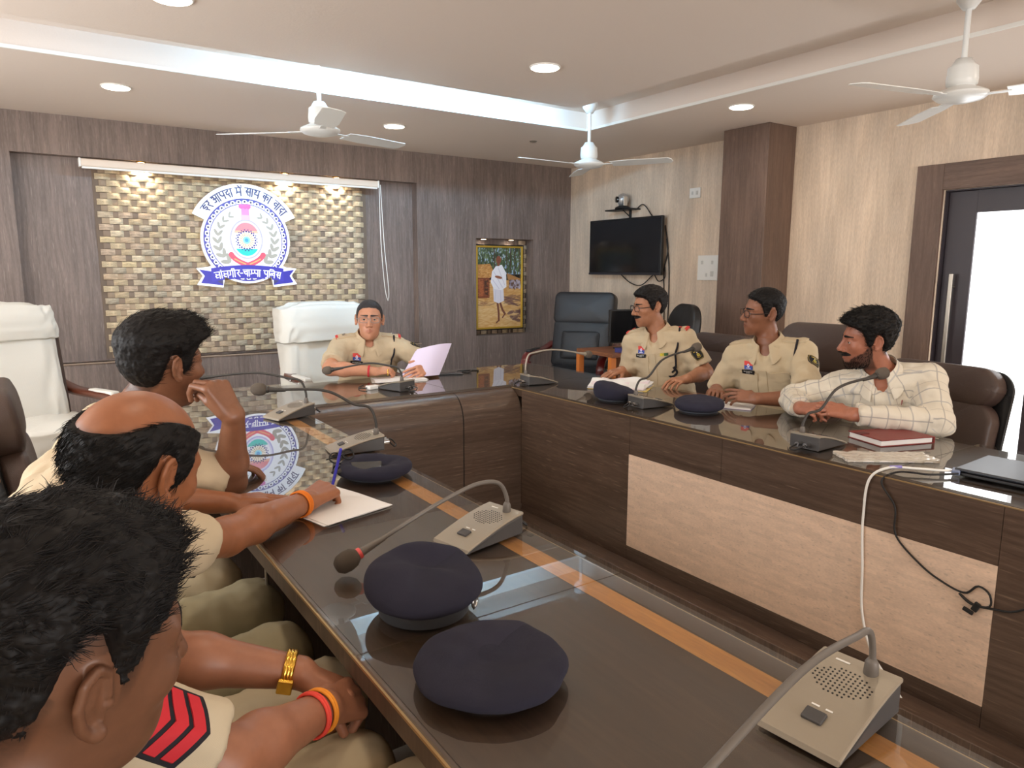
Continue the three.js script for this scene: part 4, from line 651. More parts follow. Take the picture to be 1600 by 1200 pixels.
// papers
function sheet(w, d, amp, seed, thick = 0.0012) {
  const g = new THREE.BoxGeometry(w, thick, d, 14, 1, 16), p = g.attributes.position; for (let i = 0; i < p.count; i++) p.setY(i, p.getY(i) + thick / 2 + amp * (0.5 + 0.5 * N3(p.getX(i) * 6, p.getZ(i) * 6, seed)) * (p.getX(i) / w + 0.5)); g.computeVertexNormals(); return g;
}
{
  const t = thing('note_paper', 'white paper under the writing hand', 'paper', [0.655, TT + 0.0005, -1.885], 0.24); mesh('sheet', sheet(0.215, 0.29, 0.004, 3), M.paper, t); mesh('sheet', sheet(0.214, 0.29, 0.003, 8).rotateY(0.03).translate(0.004, 0.0018, 0.002), M.paper, t);
  const pen = thing('pen', 'blue pen in the bald man\'s hand', 'pen', [0.676, TT + 0.006, -1.925]); const a = V(0, 0, 0), b = V(0.06, 0.12, -0.06); mesh('barrel', bar(a.clone().lerp(b, 0.12), b, 0.0045), std({ color: hex(38, 34, 150), roughness: 0.3 }), pen); mesh('tip', bar(a, a.clone().lerp(b, 0.12), 0.001, 0.004), M.chrome, pen); mesh('cap_end', new THREE.SphereGeometry(0.005, 10, 8).translate(b.x, b.y, b.z), std({ color: hex(60, 60, 190), roughness: 0.3 }), pen);
  const f = thing('paper_stack', 'loose stack of pink-white sheets before the far officer', 'papers', [2.76, TT + 0.0005, -2.96], 0.62); for (let k = 0; k < 6; k++) mesh('sheet', sheet(0.23, 0.31, 0.012 + 0.004 * k, k * 3, 0.0014).rotateY((k % 3 - 1) * 0.09).translate(0.012 * (k % 2), 0.0025 * k, -0.012 * (k % 3)), k % 3 === 1 ? std({ color: hex(236, 222, 226), roughness: 0.8 }) : M.paper, f);
  const y = mesh('folder', cbox(0.25, 0.002, 0.33, 0.0005).translate(0, 0.001, 0), std({ color: hex(222, 196, 110), roughness: 0.6 }), f);
  const g = thing('notebook', 'thin white notebook under the middle officer\'s hands', 'notebook', [2.81, TT, -2.23], 0.5); mesh('pages', cbox(0.14, 0.008, 0.2, 0.001).translate(0, 0.005, 0), M.paper, g); mesh('cover', cbox(0.143, 0.0016, 0.203, 0.0005).translate(0, 0.0008, 0), std({ color: hex(150, 130, 170), roughness: 0.5 }), g);
  const e = thing('writing_pad', 'white pad of papers on the table before the reading officer', 'papers', [1.83, TT + 0.0005, -3.9], -0.35); for (let k = 0; k < 3; k++) mesh('sheet', sheet(0.3, 0.21, 0.004, 40 + k).rotateY(k * 0.08).translate(0, 0.002 * k, 0), M.paper, e); mesh('board', cbox(0.32, 0.0012, 0.22, 0.0004).translate(-0.01, 0.0006, 0), std({ color: hex(190, 180, 170), roughness: 0.6 }), e);
}
{ // sheets held up by the reading officer: bent, lilac
  const rings = [], rings2 = []; for (let i = 0; i <= 14; i++) { const v = i / 14, row = [], row2 = []; for (let j = 0; j <= 10; j++) { const u = j / 10; const x = lerp(-0.12, 0.1, u) + 0.10 * v, y = lerp(0.0, 0.155, v) + 0.018 * u * v + 0.02 * Math.sin(u * 2.4) * v, z = -0.05 * v + 0.03 * Math.sin(u * 3) - 0.02 * v * v + 0.012 * v * u; row.push(V(x, y, z)); row2.push(V(x - 0.02 + 0.012 * v, y * 0.93, z - 0.006)); } rings.push(row); rings2.push(row2); }
  const t = thing('held_papers', 'lilac-white sheets held up by the reading officer', 'papers', [1.985, TT + 0.014, -3.89], -0.2); mesh('sheet', loft(rings, false), M.lilac, t); mesh('sheet', loft(rings2, false), M.lilac, t);
}
{
  const adapter = thing('white_adapter', 'small white adapter on the far table edge', 'adapter', [1.555, TT, -3.665], 0.2); mesh('body', cbox(0.07, 0.022, 0.045, 0.007).translate(0, 0.011, 0), M.whiteGloss, adapter); mesh('lead', tube([[-0.035, 0.011, 0], [-0.06, 0.006, -0.03], [-0.03, 0.004, -0.09], [0.03, 0.004, -0.13]], 0.003, 20, 6), M.black, adapter);
  const ph = (label, x, y, z, turn, tilt) => { const t = thing('mobile_phone', label, 'phone', [x, y, z], turn); const b = mesh('body', cbox(0.074, 0.009, 0.155, 0.004).translate(0, 0.0045, 0), std({ color: hex(60, 58, 58), roughness: 0.3, metalness: 0.5 }), t); mesh('screen', cbox(0.068, 0.001, 0.148, 0.0004).translate(0, 0.0094, 0), M.blackGloss, b); t.rotation.z = tilt; return t; };
  ph('black phone beside the reading officer\'s papers', 2.2, TT, -3.94, 1.2, 0); ph('phone lying on the slumped beret', 0.825, TT + 0.03, -2.085, 1.15, 0.12);
  const sp = thing('spectacles', 'folded black spectacles on the slumped beret', 'spectacles', [0.8, TT + 0.045, -2.15], 0.4); for (const s of [-1, 1]) mesh('lens', new THREE.TorusGeometry(0.02, 0.0025, 8, 24).scale(1.15, 0.85, 1).rotateX(-0.5).translate(s * 0.028, 0.016, 0), M.black, sp); mesh('temple', [bar([-0.05, 0.02, 0], [0.04, 0.006, -0.03], 0.002), bar([0.05, 0.02, 0], [-0.03, 0.004, -0.04], 0.002), bar([-0.008, 0.02, 0], [0.008, 0.02, 0], 0.002)], M.black, sp);
  const cl = thing('charging_cable', 'tangled black cable beside the officer\'s phone', 'cable', [2.3, TT, -3.97]); mesh('lead', tube([[-0.05, 0.004, 0.03], [0, 0.004, -0.02], [0.06, 0.012, 0.02], [0.02, 0.004, 0.06], [-0.03, 0.008, 0.0], [0.05, 0.004, -0.05], [0.12, 0.004, 0.01], [0.09, 0.004, 0.05]], 0.0035, 60, 6), M.cable, cl); mesh('plug', cbox(0.02, 0.01, 0.012, 0.003).translate(-0.06, 0.005, 0.035), M.black, cl);
  const d = thing('diary', 'closed red leather diary beside the checked shirt', 'diary', [2.76, TT, -1.425], -0.32); const red = std({ color: hex(128, 44, 40), roughness: 0.42, bumpMap: bumpRep(20), bumpScale: 0.0004 }); mesh('cover', [cbox(0.25, 0.003, 0.175, 0.001).translate(0, 0.0015, 0), cbox(0.25, 0.004, 0.175, 0.0015).translate(0, 0.024, 0), cbox(0.006, 0.025, 0.175, 0.002).translate(0.124, 0.013, 0)], red, d); mesh('pages', cbox(0.238, 0.019, 0.165, 0.0005).translate(-0.002, 0.0125, 0), M.paper, d); mesh('clasp_strap', cbox(0.045, 0.003, 0.03, 0.001).translate(-0.11, 0.0275, -0.03), std({ color: hex(96, 32, 32), roughness: 0.5 }), d);
  // papers in a crinkled clear plastic sleeve
  const g = new THREE.BoxGeometry(0.32, 0.006, 0.12, 46, 1, 24), p = g.attributes.position; for (let i = 0; i < p.count; i++) { const x = p.getX(i), z = p.getZ(i); p.setY(i, p.getY(i) + 0.004 + (p.getY(i) > 0 ? 0.0045 * Math.abs(N3(x * 12, z * 18, 60)) + 0.002 * Math.abs(N3(x * 40, z * 40, 61)) : 0)); p.setX(i, x + 0.006 * N3(z * 30, x * 5, 64)); p.setZ(i, z + 0.005 * N3(x * 22, 3, 66)); } g.computeVertexNormals();
  const k = thing('plastic_sleeve', 'crinkled clear plastic sleeve of papers on the right table', 'sleeve', [2.47, TT, -1.285], -0.62); mesh('sleeve', g, phys({ color: hex(232, 226, 214), roughness: 0.18, clearcoat: 0.7, transmission: 0.25, thickness: 0 }), k); mesh('sheet', cbox(0.28, 0.003, 0.12, 0.0006).translate(0, 0.0025, 0), M.paper, k);
  // laptop, closed, at the right edge
  const l = thing('laptop', 'closed black laptop at the right edge of the table', 'laptop', [2.585, TT, -0.86], 0.05); mesh('base', cbox(0.27, 0.012, 0.39, 0.004).translate(0, 0.009, 0), M.black, l); const lid = mesh('lid', cbox(0.27, 0.011, 0.39, 0.005).translate(0, 0.0215, 0), std({ color: hex(46, 50, 58), roughness: 0.38 }), l); mesh('logo_ring', new THREE.TorusGeometry(0.019, 0.0025, 6, 28).rotateX(Math.PI / 2).translate(0.0, 0.0275, 0), M.steel, lid); for (const [x, z] of [[-0.11, -0.17], [0.11, -0.17], [-0.11, 0.17], [0.11, 0.17]]) mesh('foot', new THREE.CylinderGeometry(0.007, 0.007, 0.004, 10).translate(x, 0.002, z), M.black, l);
  // cables over the table front
  const X = RX0 - 0.008, w = thing('white_cable', 'white cable hanging down the front of the right table', 'cable', [2.36, TT, -1.1]); const o = (x, y, z) => V(x - 2.36, y - TT, z + 1.1);
  mesh('lead', tube([o(2.44, 0.775, -1.05), o(2.4, 0.778, -1.07), o(2.34, 0.782, -1.12), o(2.29, 0.776, -1.185), o(X - 0.002, 0.74, -1.225), o(X - 0.002, 0.6, -1.24), o(X - 0.002, 0.42, -1.228), o(X - 0.002, 0.26, -1.215), o(X - 0.01, 0.14, -1.165), o(X - 0.03, 0.055, -1.06), o(X - 0.07, 0.0045, -0.97)], 0.0042, 90, 8), M.white, w); mesh('plug', moved(cbox(0.05, 0.016, 0.024, 0.004), 0.09, 0.013, 0.055, 0, 0.35, 0), std({ color: hex(120, 132, 160), roughness: 0.4 }), w); mesh('sleeve', bar(o(2.315, 0.784, -1.15), o(2.296, 0.779, -1.18), 0.0055), std({ color: hex(150, 140, 210), roughness: 0.4 }), w);
  const bl = thing('black_cable', 'thin black cable looped and tied before the cream panel', 'cable', [2.36, TT, -1.05]); const q = (x, y, z) => V(x - 2.36, y - TT, z + 1.05);
  mesh('lead', tube([q(2.43, 0.772, -1.03), q(2.36, 0.768, -1.08), q(2.3, 0.766, -1.16), q(X, 0.735, -1.19), q(X, 0.66, -1.14), q(X, 0.57, -1.13), q(X, 0.5, -1.05), q(X, 0.47, -0.99), q(X, 0.455, -0.91), q(X - 0.003, 0.49, -0.875), q(X - 0.004, 0.478, -0.845), q(X - 0.003, 0.44, -0.84), q(X - 0.003, 0.43, -0.885), q(X - 0.006, 0.452, -0.925), q(X - 0.006, 0.43, -0.89), q(X, 0.435, -0.83), q(X, 0.448, -0.78), q(X, 0.52, -0.7), q(X, 0.62, -0.6), q(X, 0.745, -0.55), q(2.32, 0.768, -0.52)], 0.0034, 160, 6), M.cable, bl); mesh('tie', [moved(cbox(0.01, 0.03, 0.018, 0.003), X - 2.365, 0.425 - TT, 0.175, 0.4, 0, 0), moved(cbox(0.008, 0.012, 0.03, 0.002), X - 2.365, 0.405 - TT, 0.155, 0.3, 0, 0)], M.black, bl);
  const st = thing('pen_tray', 'dark pen tray cut by the right edge of the photo', 'tray', [2.83, TT, -0.9], 0.3); mesh('tray', [cbox(0.16, 0.012, 0.07, 0.003).translate(0, 0.006, 0), cbox(0.16, 0.012, 0.008, 0.002).translate(0, 0.016, 0.03), cbox(0.16, 0.012, 0.008, 0.002).translate(0, 0.016, -0.03)], M.black, st); mesh('pen', bar([-0.07, 0.018, 0.0], [0.07, 0.018, 0.008], 0.005), M.steel, st);
}
// ---------------------------------------------------------------- people: distance fields meshed with surface nets
function surface(f, lo, hi, cell) {
  const B = 4, n = [0, 1, 2].map((k) => Math.ceil((hi[k] - lo[k]) / cell / B) * B), [nx, ny, nz] = n, sx = nx + 1, sy = ny + 1, sz = nz + 1, val = new Float32Array(sx * sy * sz).fill(9), at = (i, j, k) => (k * sy + j) * sx + i, done = new Uint8Array(sx * sy * sz);
  const reach = B * cell * 0.87 * 1.6 + cell;
  for (let bk = 0; bk < nz; bk += B) for (let bj = 0; bj < ny; bj += B) for (let bi = 0; bi < nx; bi += B) {
    const c = f(lo[0] + (bi + B / 2) * cell, lo[1] + (bj + B / 2) * cell, lo[2] + (bk + B / 2) * cell);
    if (Math.abs(c) > reach) { if (c < 0) for (let k = bk; k <= bk + B; k++) for (let j = bj; j <= bj + B; j++) for (let i = bi; i <= bi + B; i++) { const q = at(i, j, k); if (!done[q]) val[q] = -9; } continue; }
    for (let k = bk; k <= bk + B; k++) for (let j = bj; j <= bj + B; j++) for (let i = bi; i <= bi + B; i++) { const q = at(i, j, k); if (!done[q]) { done[q] = 1; val[q] = f(lo[0] + i * cell, lo[1] + j * cell, lo[2] + k * cell); } }
  }
  const vid = new Int32Array(sx * sy * sz).fill(-1), pos = [], idx = [];
  for (let k = 0; k < nz; k++) for (let j = 0; j < ny; j++) for (let i = 0; i < nx; i++) {
    const q = at(i, j, k), v = [val[q], val[q + 1], val[q + sx], val[q + sx + 1], val[q + sx * sy], val[q + sx * sy + 1], val[q + sx * sy + sx], val[q + sx * sy + sx + 1]];
    let m = 0; for (let t = 0; t < 8; t++) if (v[t] < 0) m |= 1 << t;
    if (m === 0 || m === 255) continue;
    let x = 0, y = 0, z = 0, c = 0;
    for (const [a, b] of EDGES) { if ((m >> a & 1) !== (m >> b & 1)) { const t = clamp(v[a] / (v[a] - v[b]), 0, 1); x += (a & 1) + t * ((b & 1) - (a & 1)); y += (a >> 1 & 1) + t * ((b >> 1 & 1) - (a >> 1 & 1)); z += (a >> 2) + t * ((b >> 2) - (a >> 2)); c++; } }
    vid[q] = pos.length / 3; pos.push(lo[0] + (i + x / c) * cell, lo[1] + (j + y / c) * cell, lo[2] + (k + z / c) * cell);
  }
  const quad = (a, b, c, d, flip) => { if (a < 0 || b < 0 || c < 0 || d < 0) return; flip ? idx.push(a, c, b, b, c, d) : idx.push(a, b, c, b, d, c); };
  const Z = sx * sy;
  for (let k = 1; k < nz; k++) for (let j = 1; j < ny; j++) for (let i = 1; i < nx; i++) {
    const q = at(i, j, k), s = val[q] < 0;
    if (s !== val[q + 1] < 0) quad(vid[q - sx - Z], vid[q - Z], vid[q - sx], vid[q], !s);
    if (s !== val[q + sx] < 0) quad(vid[q - 1 - Z], vid[q - 1], vid[q - Z], vid[q], !s);
    if (s !== val[q + Z] < 0) quad(vid[q - 1 - sx], vid[q - sx], vid[q - 1], vid[q], !s);
  }
  const nor = new Float32Array(pos.length), e = cell * 0.6;
  for (let i = 0; i < pos.length; i += 3) { const x = pos[i], y = pos[i + 1], z = pos[i + 2], a = f(x + e, y - e, z - e), b = f(x - e, y - e, z + e), c = f(x - e, y + e, z - e), d = f(x + e, y + e, z + e); let gx = a - b - c + d, gy = -a - b + c + d, gz = -a + b - c + d; const l = Math.hypot(gx, gy, gz) || 1; nor[i] = gx / l; nor[i + 1] = gy / l; nor[i + 2] = gz / l; }
  return { pos: new Float32Array(pos), nor, idx };
}
const EDGES = [[0, 1], [2, 3], [4, 5], [6, 7], [0, 2], [1, 3], [4, 6], [5, 7], [0, 4], [1, 5], [2, 6], [3, 7]];
const smin = (a, b, k) => { const h = Math.max(k - Math.abs(a - b), 0) / k; return Math.min(a, b) - h * h * k * 0.25; };
const smax = (a, b, k) => -smin(-a, -b, k);
function ell(x, y, z, a, b, c) { const k0 = Math.sqrt(x * x / a / a + y * y / b / b + z * z / c / c), k1 = Math.sqrt(x * x / a / a / a / a + y * y / b / b / b / b + z * z / c / c / c / c); return k0 < 1e-6 ? -Math.min(a, b, c) : k0 * (k0 - 1) / k1; }
const sph = (x, y, z, r) => Math.sqrt(x * x + y * y + z * z) - r;
function cap(px, py, pz, ax, ay, az, bx, by, bz, ra, rb) { const dx = bx - ax, dy = by - ay, dz = bz - az, ex = px - ax, ey = py - ay, ez = pz - az, t = clamp((ex * dx + ey * dy + ez * dz) / (dx * dx + dy * dy + dz * dz), 0, 1), fx = ex - dx * t, fy = ey - dy * t, fz = ez - dz * t; return Math.sqrt(fx * fx + fy * fy + fz * fz) - ra - (rb - ra) * t; }
const capV = (x, y, z, a, b, ra, rb) => cap(x, y, z, a.x, a.y, a.z, b.x, b.y, b.z, ra, rb);

// head in its own axes: +z face, +y up, +x the person's left; metres
function skull(x, y, z) {
  const ax = Math.abs(x);
  let d = ell(x, y - 0.03, z + 0.012, 0.0755, 0.09, 0.1);
  d = smin(d, ell(x, y + 0.03, z - 0.022, 0.062, 0.088, 0.07), 0.03);
  d = smin(d, ell(x, y + 0.078, z - 0.036, 0.046, 0.038, 0.05), 0.03);
  d = smin(d, sph(x, y + 0.104, z - 0.068, 0.017), 0.02);
  return smin(d, sph(ax - 0.043, y + 0.018, z - 0.058, 0.02), 0.02);
}
const EARH = [[0.003, 0.006], [0.006, 0.025], [0.016, 0.033], [0.028, 0.026], [0.032, 0.008], [0.026, -0.01], [0.016, -0.022], [0.009, -0.026]], EARA = [[0.015, 0.02], [0.02, 0.004], [0.013, -0.014]];
function ear(ax, y, z) {
  if (ax < 0.055 || y > 0.05 || y < -0.05 || z > 0.03 || z < -0.06) return 0.02 + Math.max(0, 0.055 - ax);
  const b = -z - 0.002, X = 0.0735; let d = 9;
  for (let k = 0; k < 7; k++) { const [b0, y0] = EARH[k], [b1, y1] = EARH[k + 1]; d = Math.min(d, cap(ax, y, b, X + 0.35 * b0 + 0.004, y0, b0, X + 0.35 * b1 + 0.004, y1, b1, 0.0042, 0.0042)); }
  for (let k = 0; k < 2; k++) { const [b0, y0] = EARA[k], [b1, y1] = EARA[k + 1]; d = smin(d, cap(ax, y, b, X + 0.35 * b0, y0, b0, X + 0.35 * b1, y1, b1, 0.0035, 0.0035), 0.004); }
  d = smin(d, sph(ax - X - 0.008, y + 0.023, b - 0.01, 0.0075), 0.006);
  d = smin(d, sph(ax - X - 0.003, y + 0.003, b - 0.001, 0.0055), 0.004);
  const px = ax - X - 0.35 * b, pl = Math.max(Math.abs(px) * 0.94 - 0.003, ell(0, y - 0.004, b - 0.015, 1, 0.03, 0.017));
  return smin(d, pl, 0.003);
}
function faceField(x, y, z, o) {
  const ax = Math.abs(x); let d = skull(x, y, z);
  if (z > 0.02) {
    d = smin(d, cap(ax, y, z, 0.006, 0.026, 0.083, 0.046, 0.024, 0.066, 0.0105, 0.009), 0.014);
    d = smax(d, -sph(ax - 0.031, y - 0.002, z - 0.1, 0.0165), 0.012);
    let lid = sph(ax - 0.031, y - 0.003, z - 0.0755, 0.0146); const slit = Math.abs(y - 0.001) - 0.0038 * (1 - ((ax - 0.031) / 0.016) ** 2); lid = Math.max(lid, -Math.max(slit, -(z - 0.082))); d = smin(d, lid, 0.003);
    const ns = o.nose ?? 1;
    d = smin(d, cap(x, y, z, 0, 0.014, 0.087, 0, -0.033, 0.087 + 0.025 * ns, 0.008, 0.0112), 0.012);
    d = smin(d, sph(ax - 0.0125, y + 0.037, z - 0.098, 0.0098), 0.008);
    d = smin(d, cap(ax, y, z, 0, -0.0615, 0.093, 0.022, -0.067, 0.081, 0.0056, 0.003), 0.006);
    d = smin(d, cap(ax, y, z, 0, -0.0735, 0.0915, 0.019, -0.0705, 0.082, 0.0064, 0.003), 0.0035);
  }
  return smin(d, ear(ax, y, z), 0.005);
}
// hairline height by bearing (0 front, 180 back)
const HL = [[0, 0.068], [30, 0.064], [48, 0.05], [58, 0.02], [66, -0.012], [74, -0.018], [82, 0.0], [90, 0.036], [104, 0.038], [114, 0.0], [126, -0.045], [150, -0.066], [180, -0.07]];
function table(T, x) { for (let k = 1; k < T.length; k++) if (x <= T[k][0]) return lerp(T[k - 1][1], T[k][1], (x - T[k - 1][0]) / (T[k][0] - T[k - 1][0])); return T[T.length - 1][1]; }
const bearing = (x, z) => Math.atan2(Math.abs(x), z + 0.012) * 180 / Math.PI;

function geoFrom(s, color, mat4) {
  const g = new THREE.BufferGeometry(); g.setAttribute('position', new THREE.BufferAttribute(s.pos.slice(), 3)); g.setAttribute('normal', new THREE.BufferAttribute(s.nor.slice(), 3)); g.setIndex(s.idx);
  if (color) { const c = new Float32Array(s.pos.length); for (let i = 0; i < s.pos.length; i += 3) { const q = color(s.pos[i], s.pos[i + 1], s.pos[i + 2], s.nor, i); c[i] = q[0]; c[i + 1] = q[1]; c[i + 2] = q[2]; } g.setAttribute('color', new THREE.BufferAttribute(c, 3)); }
  g.setAttribute('uv', new THREE.BufferAttribute(new Float32Array(s.pos.length / 3 * 2), 2));
  if (mat4) g.applyMatrix4(mat4); return g;
}
const lin = (c) => hex(...c).toArray();
const FIN = [[0.029, 0.09, [0.043, 0.026, 0.021], 0.0092], [0.0095, 0.094, [0.047, 0.03, 0.022], 0.0095], [-0.0105, 0.089, [0.043, 0.028, 0.021], 0.009], [-0.029, 0.08, [0.034, 0.021, 0.019], 0.008]];
// capsules of a hand in world space: wrist, finger direction, back-of-hand direction, curls per finger, thumb
function handBones(wrist, zd, yd, left, curls, thumb, spread = 0.06, size = 1) {
  const z = zd.clone().normalize(), y = yd.clone().addScaledVector(z, -yd.dot(z)).normalize(), x = y.clone().cross(z).multiplyScalar(left ? -1 : 1), out = [];
  const at = (a, b, c) => wrist.clone().addScaledVector(x, a * size).addScaledVector(y, b * size).addScaledVector(z, c * size);
  FIN.forEach(([fx, fz, len, r], k) => {
    out.push([at(fx * 0.55, 0, 0.005), at(fx, 0.001, fz), 0.0145 * size, 0.0115 * size, 0]);
    let p = [fx, 0.001, fz], a = 0; const sp = (fx / 0.03) * spread;
    for (let s = 0; s < 3; s++) { a += curls[k][s]; const d = [Math.sin(sp) * Math.cos(a), -Math.sin(a), Math.cos(a) * Math.cos(sp)], q = p.map((v, i) => v + d[i] * len[s]); out.push([at(...p), at(...q), (r - s * 0.0007) * size, (r - 0.0009 - s * 0.0007) * size, 1]); p = q; }
  });
  const [ab, fl] = thumb; let p = [0.022, -0.008, 0.022]; const T = [0.042, 0.034, 0.028], R = [0.0135, 0.0112, 0.0098]; let a1 = ab, a2 = fl * 0.35;
  for (let s = 0; s < 3; s++) { const d = [Math.sin(a1) * Math.cos(a2), -Math.sin(a2), Math.cos(a1) * Math.cos(a2)], q = p.map((v, i) => v + d[i] * T[s]); out.push([at(...p), at(...q), R[s] * size, (R[s] - 0.0012) * size, s ? 1 : 0]); p = q; a1 -= 0.25 + fl * 0.25; a2 += fl * 0.5; }
  return out;
}
const CURL = { flat: [[0.12, 0.12, 0.1], [0.1, 0.12, 0.1], [0.12, 0.14, 0.1], [0.16, 0.16, 0.1]], relaxed: [[0.35, 0.4, 0.25], [0.42, 0.5, 0.3], [0.48, 0.55, 0.3], [0.5, 0.55, 0.3]], grip: [[0.7, 0.9, 0.5], [0.78, 0.95, 0.5], [0.85, 1.0, 0.5], [0.9, 1.0, 0.5]], fist: [[1.25, 1.5, 0.8], [1.3, 1.55, 0.85], [1.35, 1.55, 0.85], [1.35, 1.5, 0.8]], pen: [[0.75, 0.75, 0.3], [0.85, 0.95, 0.4], [1.05, 1.2, 0.6], [1.15, 1.25, 0.6]] };
function elbow(S, W, l1, l2, pole) {
  const d = W.clone().sub(S), L = Math.min(d.length(), (l1 + l2) * 0.999), dir = d.normalize(), a = (l1 * l1 - l2 * l2 + L * L) / (2 * L), h = Math.sqrt(Math.max(0, l1 * l1 - a * a)), p = pole.clone().addScaledVector(dir, -pole.dot(dir)).normalize();
  return S.clone().addScaledVector(dir, a).addScaledVector(p, h);
}
const TORSO = [[-0.08, 0.15, 0.11], [0.0, 0.178, 0.128], [0.2, 0.176, 0.13], [0.4, 0.166, 0.122], [0.62, 0.178, 0.122], [0.78, 0.182, 0.112], [0.9, 0.15, 0.09], [1.0, 0.085, 0.066], [1.08, 0.06, 0.055]];
function torsoField(P, N, side, o) {
  const u = N.clone().sub(P), L = u.length(); u.divideScalar(L); const s = side.clone().addScaledVector(u, -side.dot(u)).normalize(), f = s.clone().cross(u), belly = o.belly ?? 0.015;
  const fn = (x, y, z, grow) => {
    const qx = x - P.x, qy = y - P.y, qz = z - P.z, t = (qx * u.x + qy * u.y + qz * u.z) / L, a = qx * s.x + qy * s.y + qz * s.z, b = qx * f.x + qy * f.y + qz * f.z - belly * Math.exp(-(((t - 0.22) / 0.25) ** 2));
    const tc = clamp(t, -0.08, 1.08); let k = 1; while (tc > TORSO[k][0]) k++; const e = smooth(TORSO[k - 1][0], TORSO[k][0], tc), w = lerp(TORSO[k - 1][1], TORSO[k][1], e) + grow, d = lerp(TORSO[k - 1][2], TORSO[k][2], e) + grow + belly * 0.5 * Math.exp(-(((t - 0.22) / 0.25) ** 2));
    const r = Math.sqrt(a * a / w / w + b * b / d / d), dc = (r - 1) * Math.min(w, d), dy = (t < -0.08 ? -0.08 - t : t > 1.08 ? t - 1.08 : 0) * L; return dy > 0 ? (dc > 0 ? Math.hypot(dc, dy) : dy) : dc;
  };
  return { fn, u, s, f, L };
}
function bounds(list, pad) { const lo = [9, 9, 9], hi = [-9, -9, -9]; for (const p of list) [p.x, p.y, p.z].forEach((v, k) => { lo[k] = Math.min(lo[k], v - pad); hi[k] = Math.max(hi[k], v + pad); }); return [lo, hi]; }
// cloth uv: round and along the nearest limb, seams kept out of single faces
function clothUV(g, bones) {
  g = g.toNonIndexed(); const p = g.attributes.position, uv = new Float32Array(p.count * 2);
  const B = bones.map(([a, b, r]) => { const d = b.clone().sub(a), L = d.length(); d.divideScalar(L); const e = Math.abs(d.y) > 0.9 ? V(1, 0, 0) : V(0, 1, 0), x = e.addScaledVector(d, -e.dot(d)).normalize(); return { a, d, L, x, y: d.clone().cross(x), r }; });
  const q = V(0, 0, 0);
  for (let i = 0; i < p.count; i += 3) {
    q.set((p.getX(i) + p.getX(i + 1) + p.getX(i + 2)) / 3, (p.getY(i) + p.getY(i + 1) + p.getY(i + 2)) / 3, (p.getZ(i) + p.getZ(i + 1) + p.getZ(i + 2)) / 3);
    let best = 0, bd = 9; B.forEach((b, k) => { const t = clamp(q.clone().sub(b.a).dot(b.d), 0, b.L), dd = q.distanceTo(b.a.clone().addScaledVector(b.d, t)) - b.r; if (dd < bd) { bd = dd; best = k; } });
    const b = B[best], ang = [];
    for (let k = 0; k < 3; k++) { const v = V(p.getX(i + k), p.getY(i + k), p.getZ(i + k)).sub(b.a); let a = Math.atan2(v.dot(b.y), v.dot(b.x)); if (k && a - ang[0] > Math.PI) a -= 2 * Math.PI; if (k && a - ang[0] < -Math.PI) a += 2 * Math.PI; ang.push(a); uv[(i + k) * 2] = a * b.r + best * 0.37; uv[(i + k) * 2 + 1] = v.dot(b.d) + best * 0.21; }
  }
  g.setAttribute('uv', new THREE.BufferAttribute(uv, 2)); return g;
}
// a thin piece laid on a field: grid in u, v, pressed along dir
function march(f, o, d, max = 0.4) { const p = o.clone(); let t = 0; for (let k = 0; k < 80 && t < max; k++) { const v = f(p.x, p.y, p.z); if (v < 0.0006) break; t += v * 0.7; p.copy(o).addScaledVector(d, t); } return p; }
function laid(f, c, dir, ud, vd, w, h, o = {}) {
  const nu = o.nu ?? 8, nv = o.nv ?? 8, th = o.th ?? 0.0025, rows = [], d = dir.clone().normalize(), warp = o.warp ?? ((u, v) => [u, v]), back = 0.12;
  const P = (u, v, k) => { const [a, b] = warp(u, v), q = c.clone().addScaledVector(ud, a * w / 2).addScaledVector(vd, b * h / 2).addScaledVector(d, -back); return march(f, q, d).addScaledVector(d, -k); };
  const pos = [], uv = [], idx = [];
  for (let j = 0; j <= nv; j++) for (let i = 0; i <= nu; i++) { const u = i / nu * 2 - 1, v = j / nv * 2 - 1, p = P(u, v, th); pos.push(p.x, p.y, p.z); uv.push(i / nu, j / nv); }
  for (let j = 0; j < nv; j++) for (let i = 0; i < nu; i++) { const a = j * (nu + 1) + i, b = a + 1, e = a + nu + 1, g = e + 1; idx.push(a, b, e, b, g, e); }
  const rim = []; for (let i = 0; i <= nu; i++) rim.push([i, 0]); for (let j = 1; j <= nv; j++) rim.push([nu, j]); for (let i = nu - 1; i >= 0; i--) rim.push([i, nv]); for (let j = nv - 1; j >= 0; j--) rim.push([0, j]);
  let prev = -1; rim.forEach(([i, j]) => { const k = pos.length / 3, t = j * (nu + 1) + i, p = P(i / nu * 2 - 1, j / nv * 2 - 1, -0.002); pos.push(pos[t * 3], pos[t * 3 + 1], pos[t * 3 + 2], p.x, p.y, p.z); uv.push(i / nu, j / nv, i / nu, j / nv); if (prev >= 0) idx.push(prev, prev + 1, k, k, prev + 1, k + 1); prev = k; });
  const g = new THREE.BufferGeometry(); g.setAttribute('position', new THREE.Float32BufferAttribute(pos, 3)); g.setAttribute('uv', new THREE.Float32BufferAttribute(uv, 2)); g.setIndex(idx); g.computeVertexNormals(); return g;
}
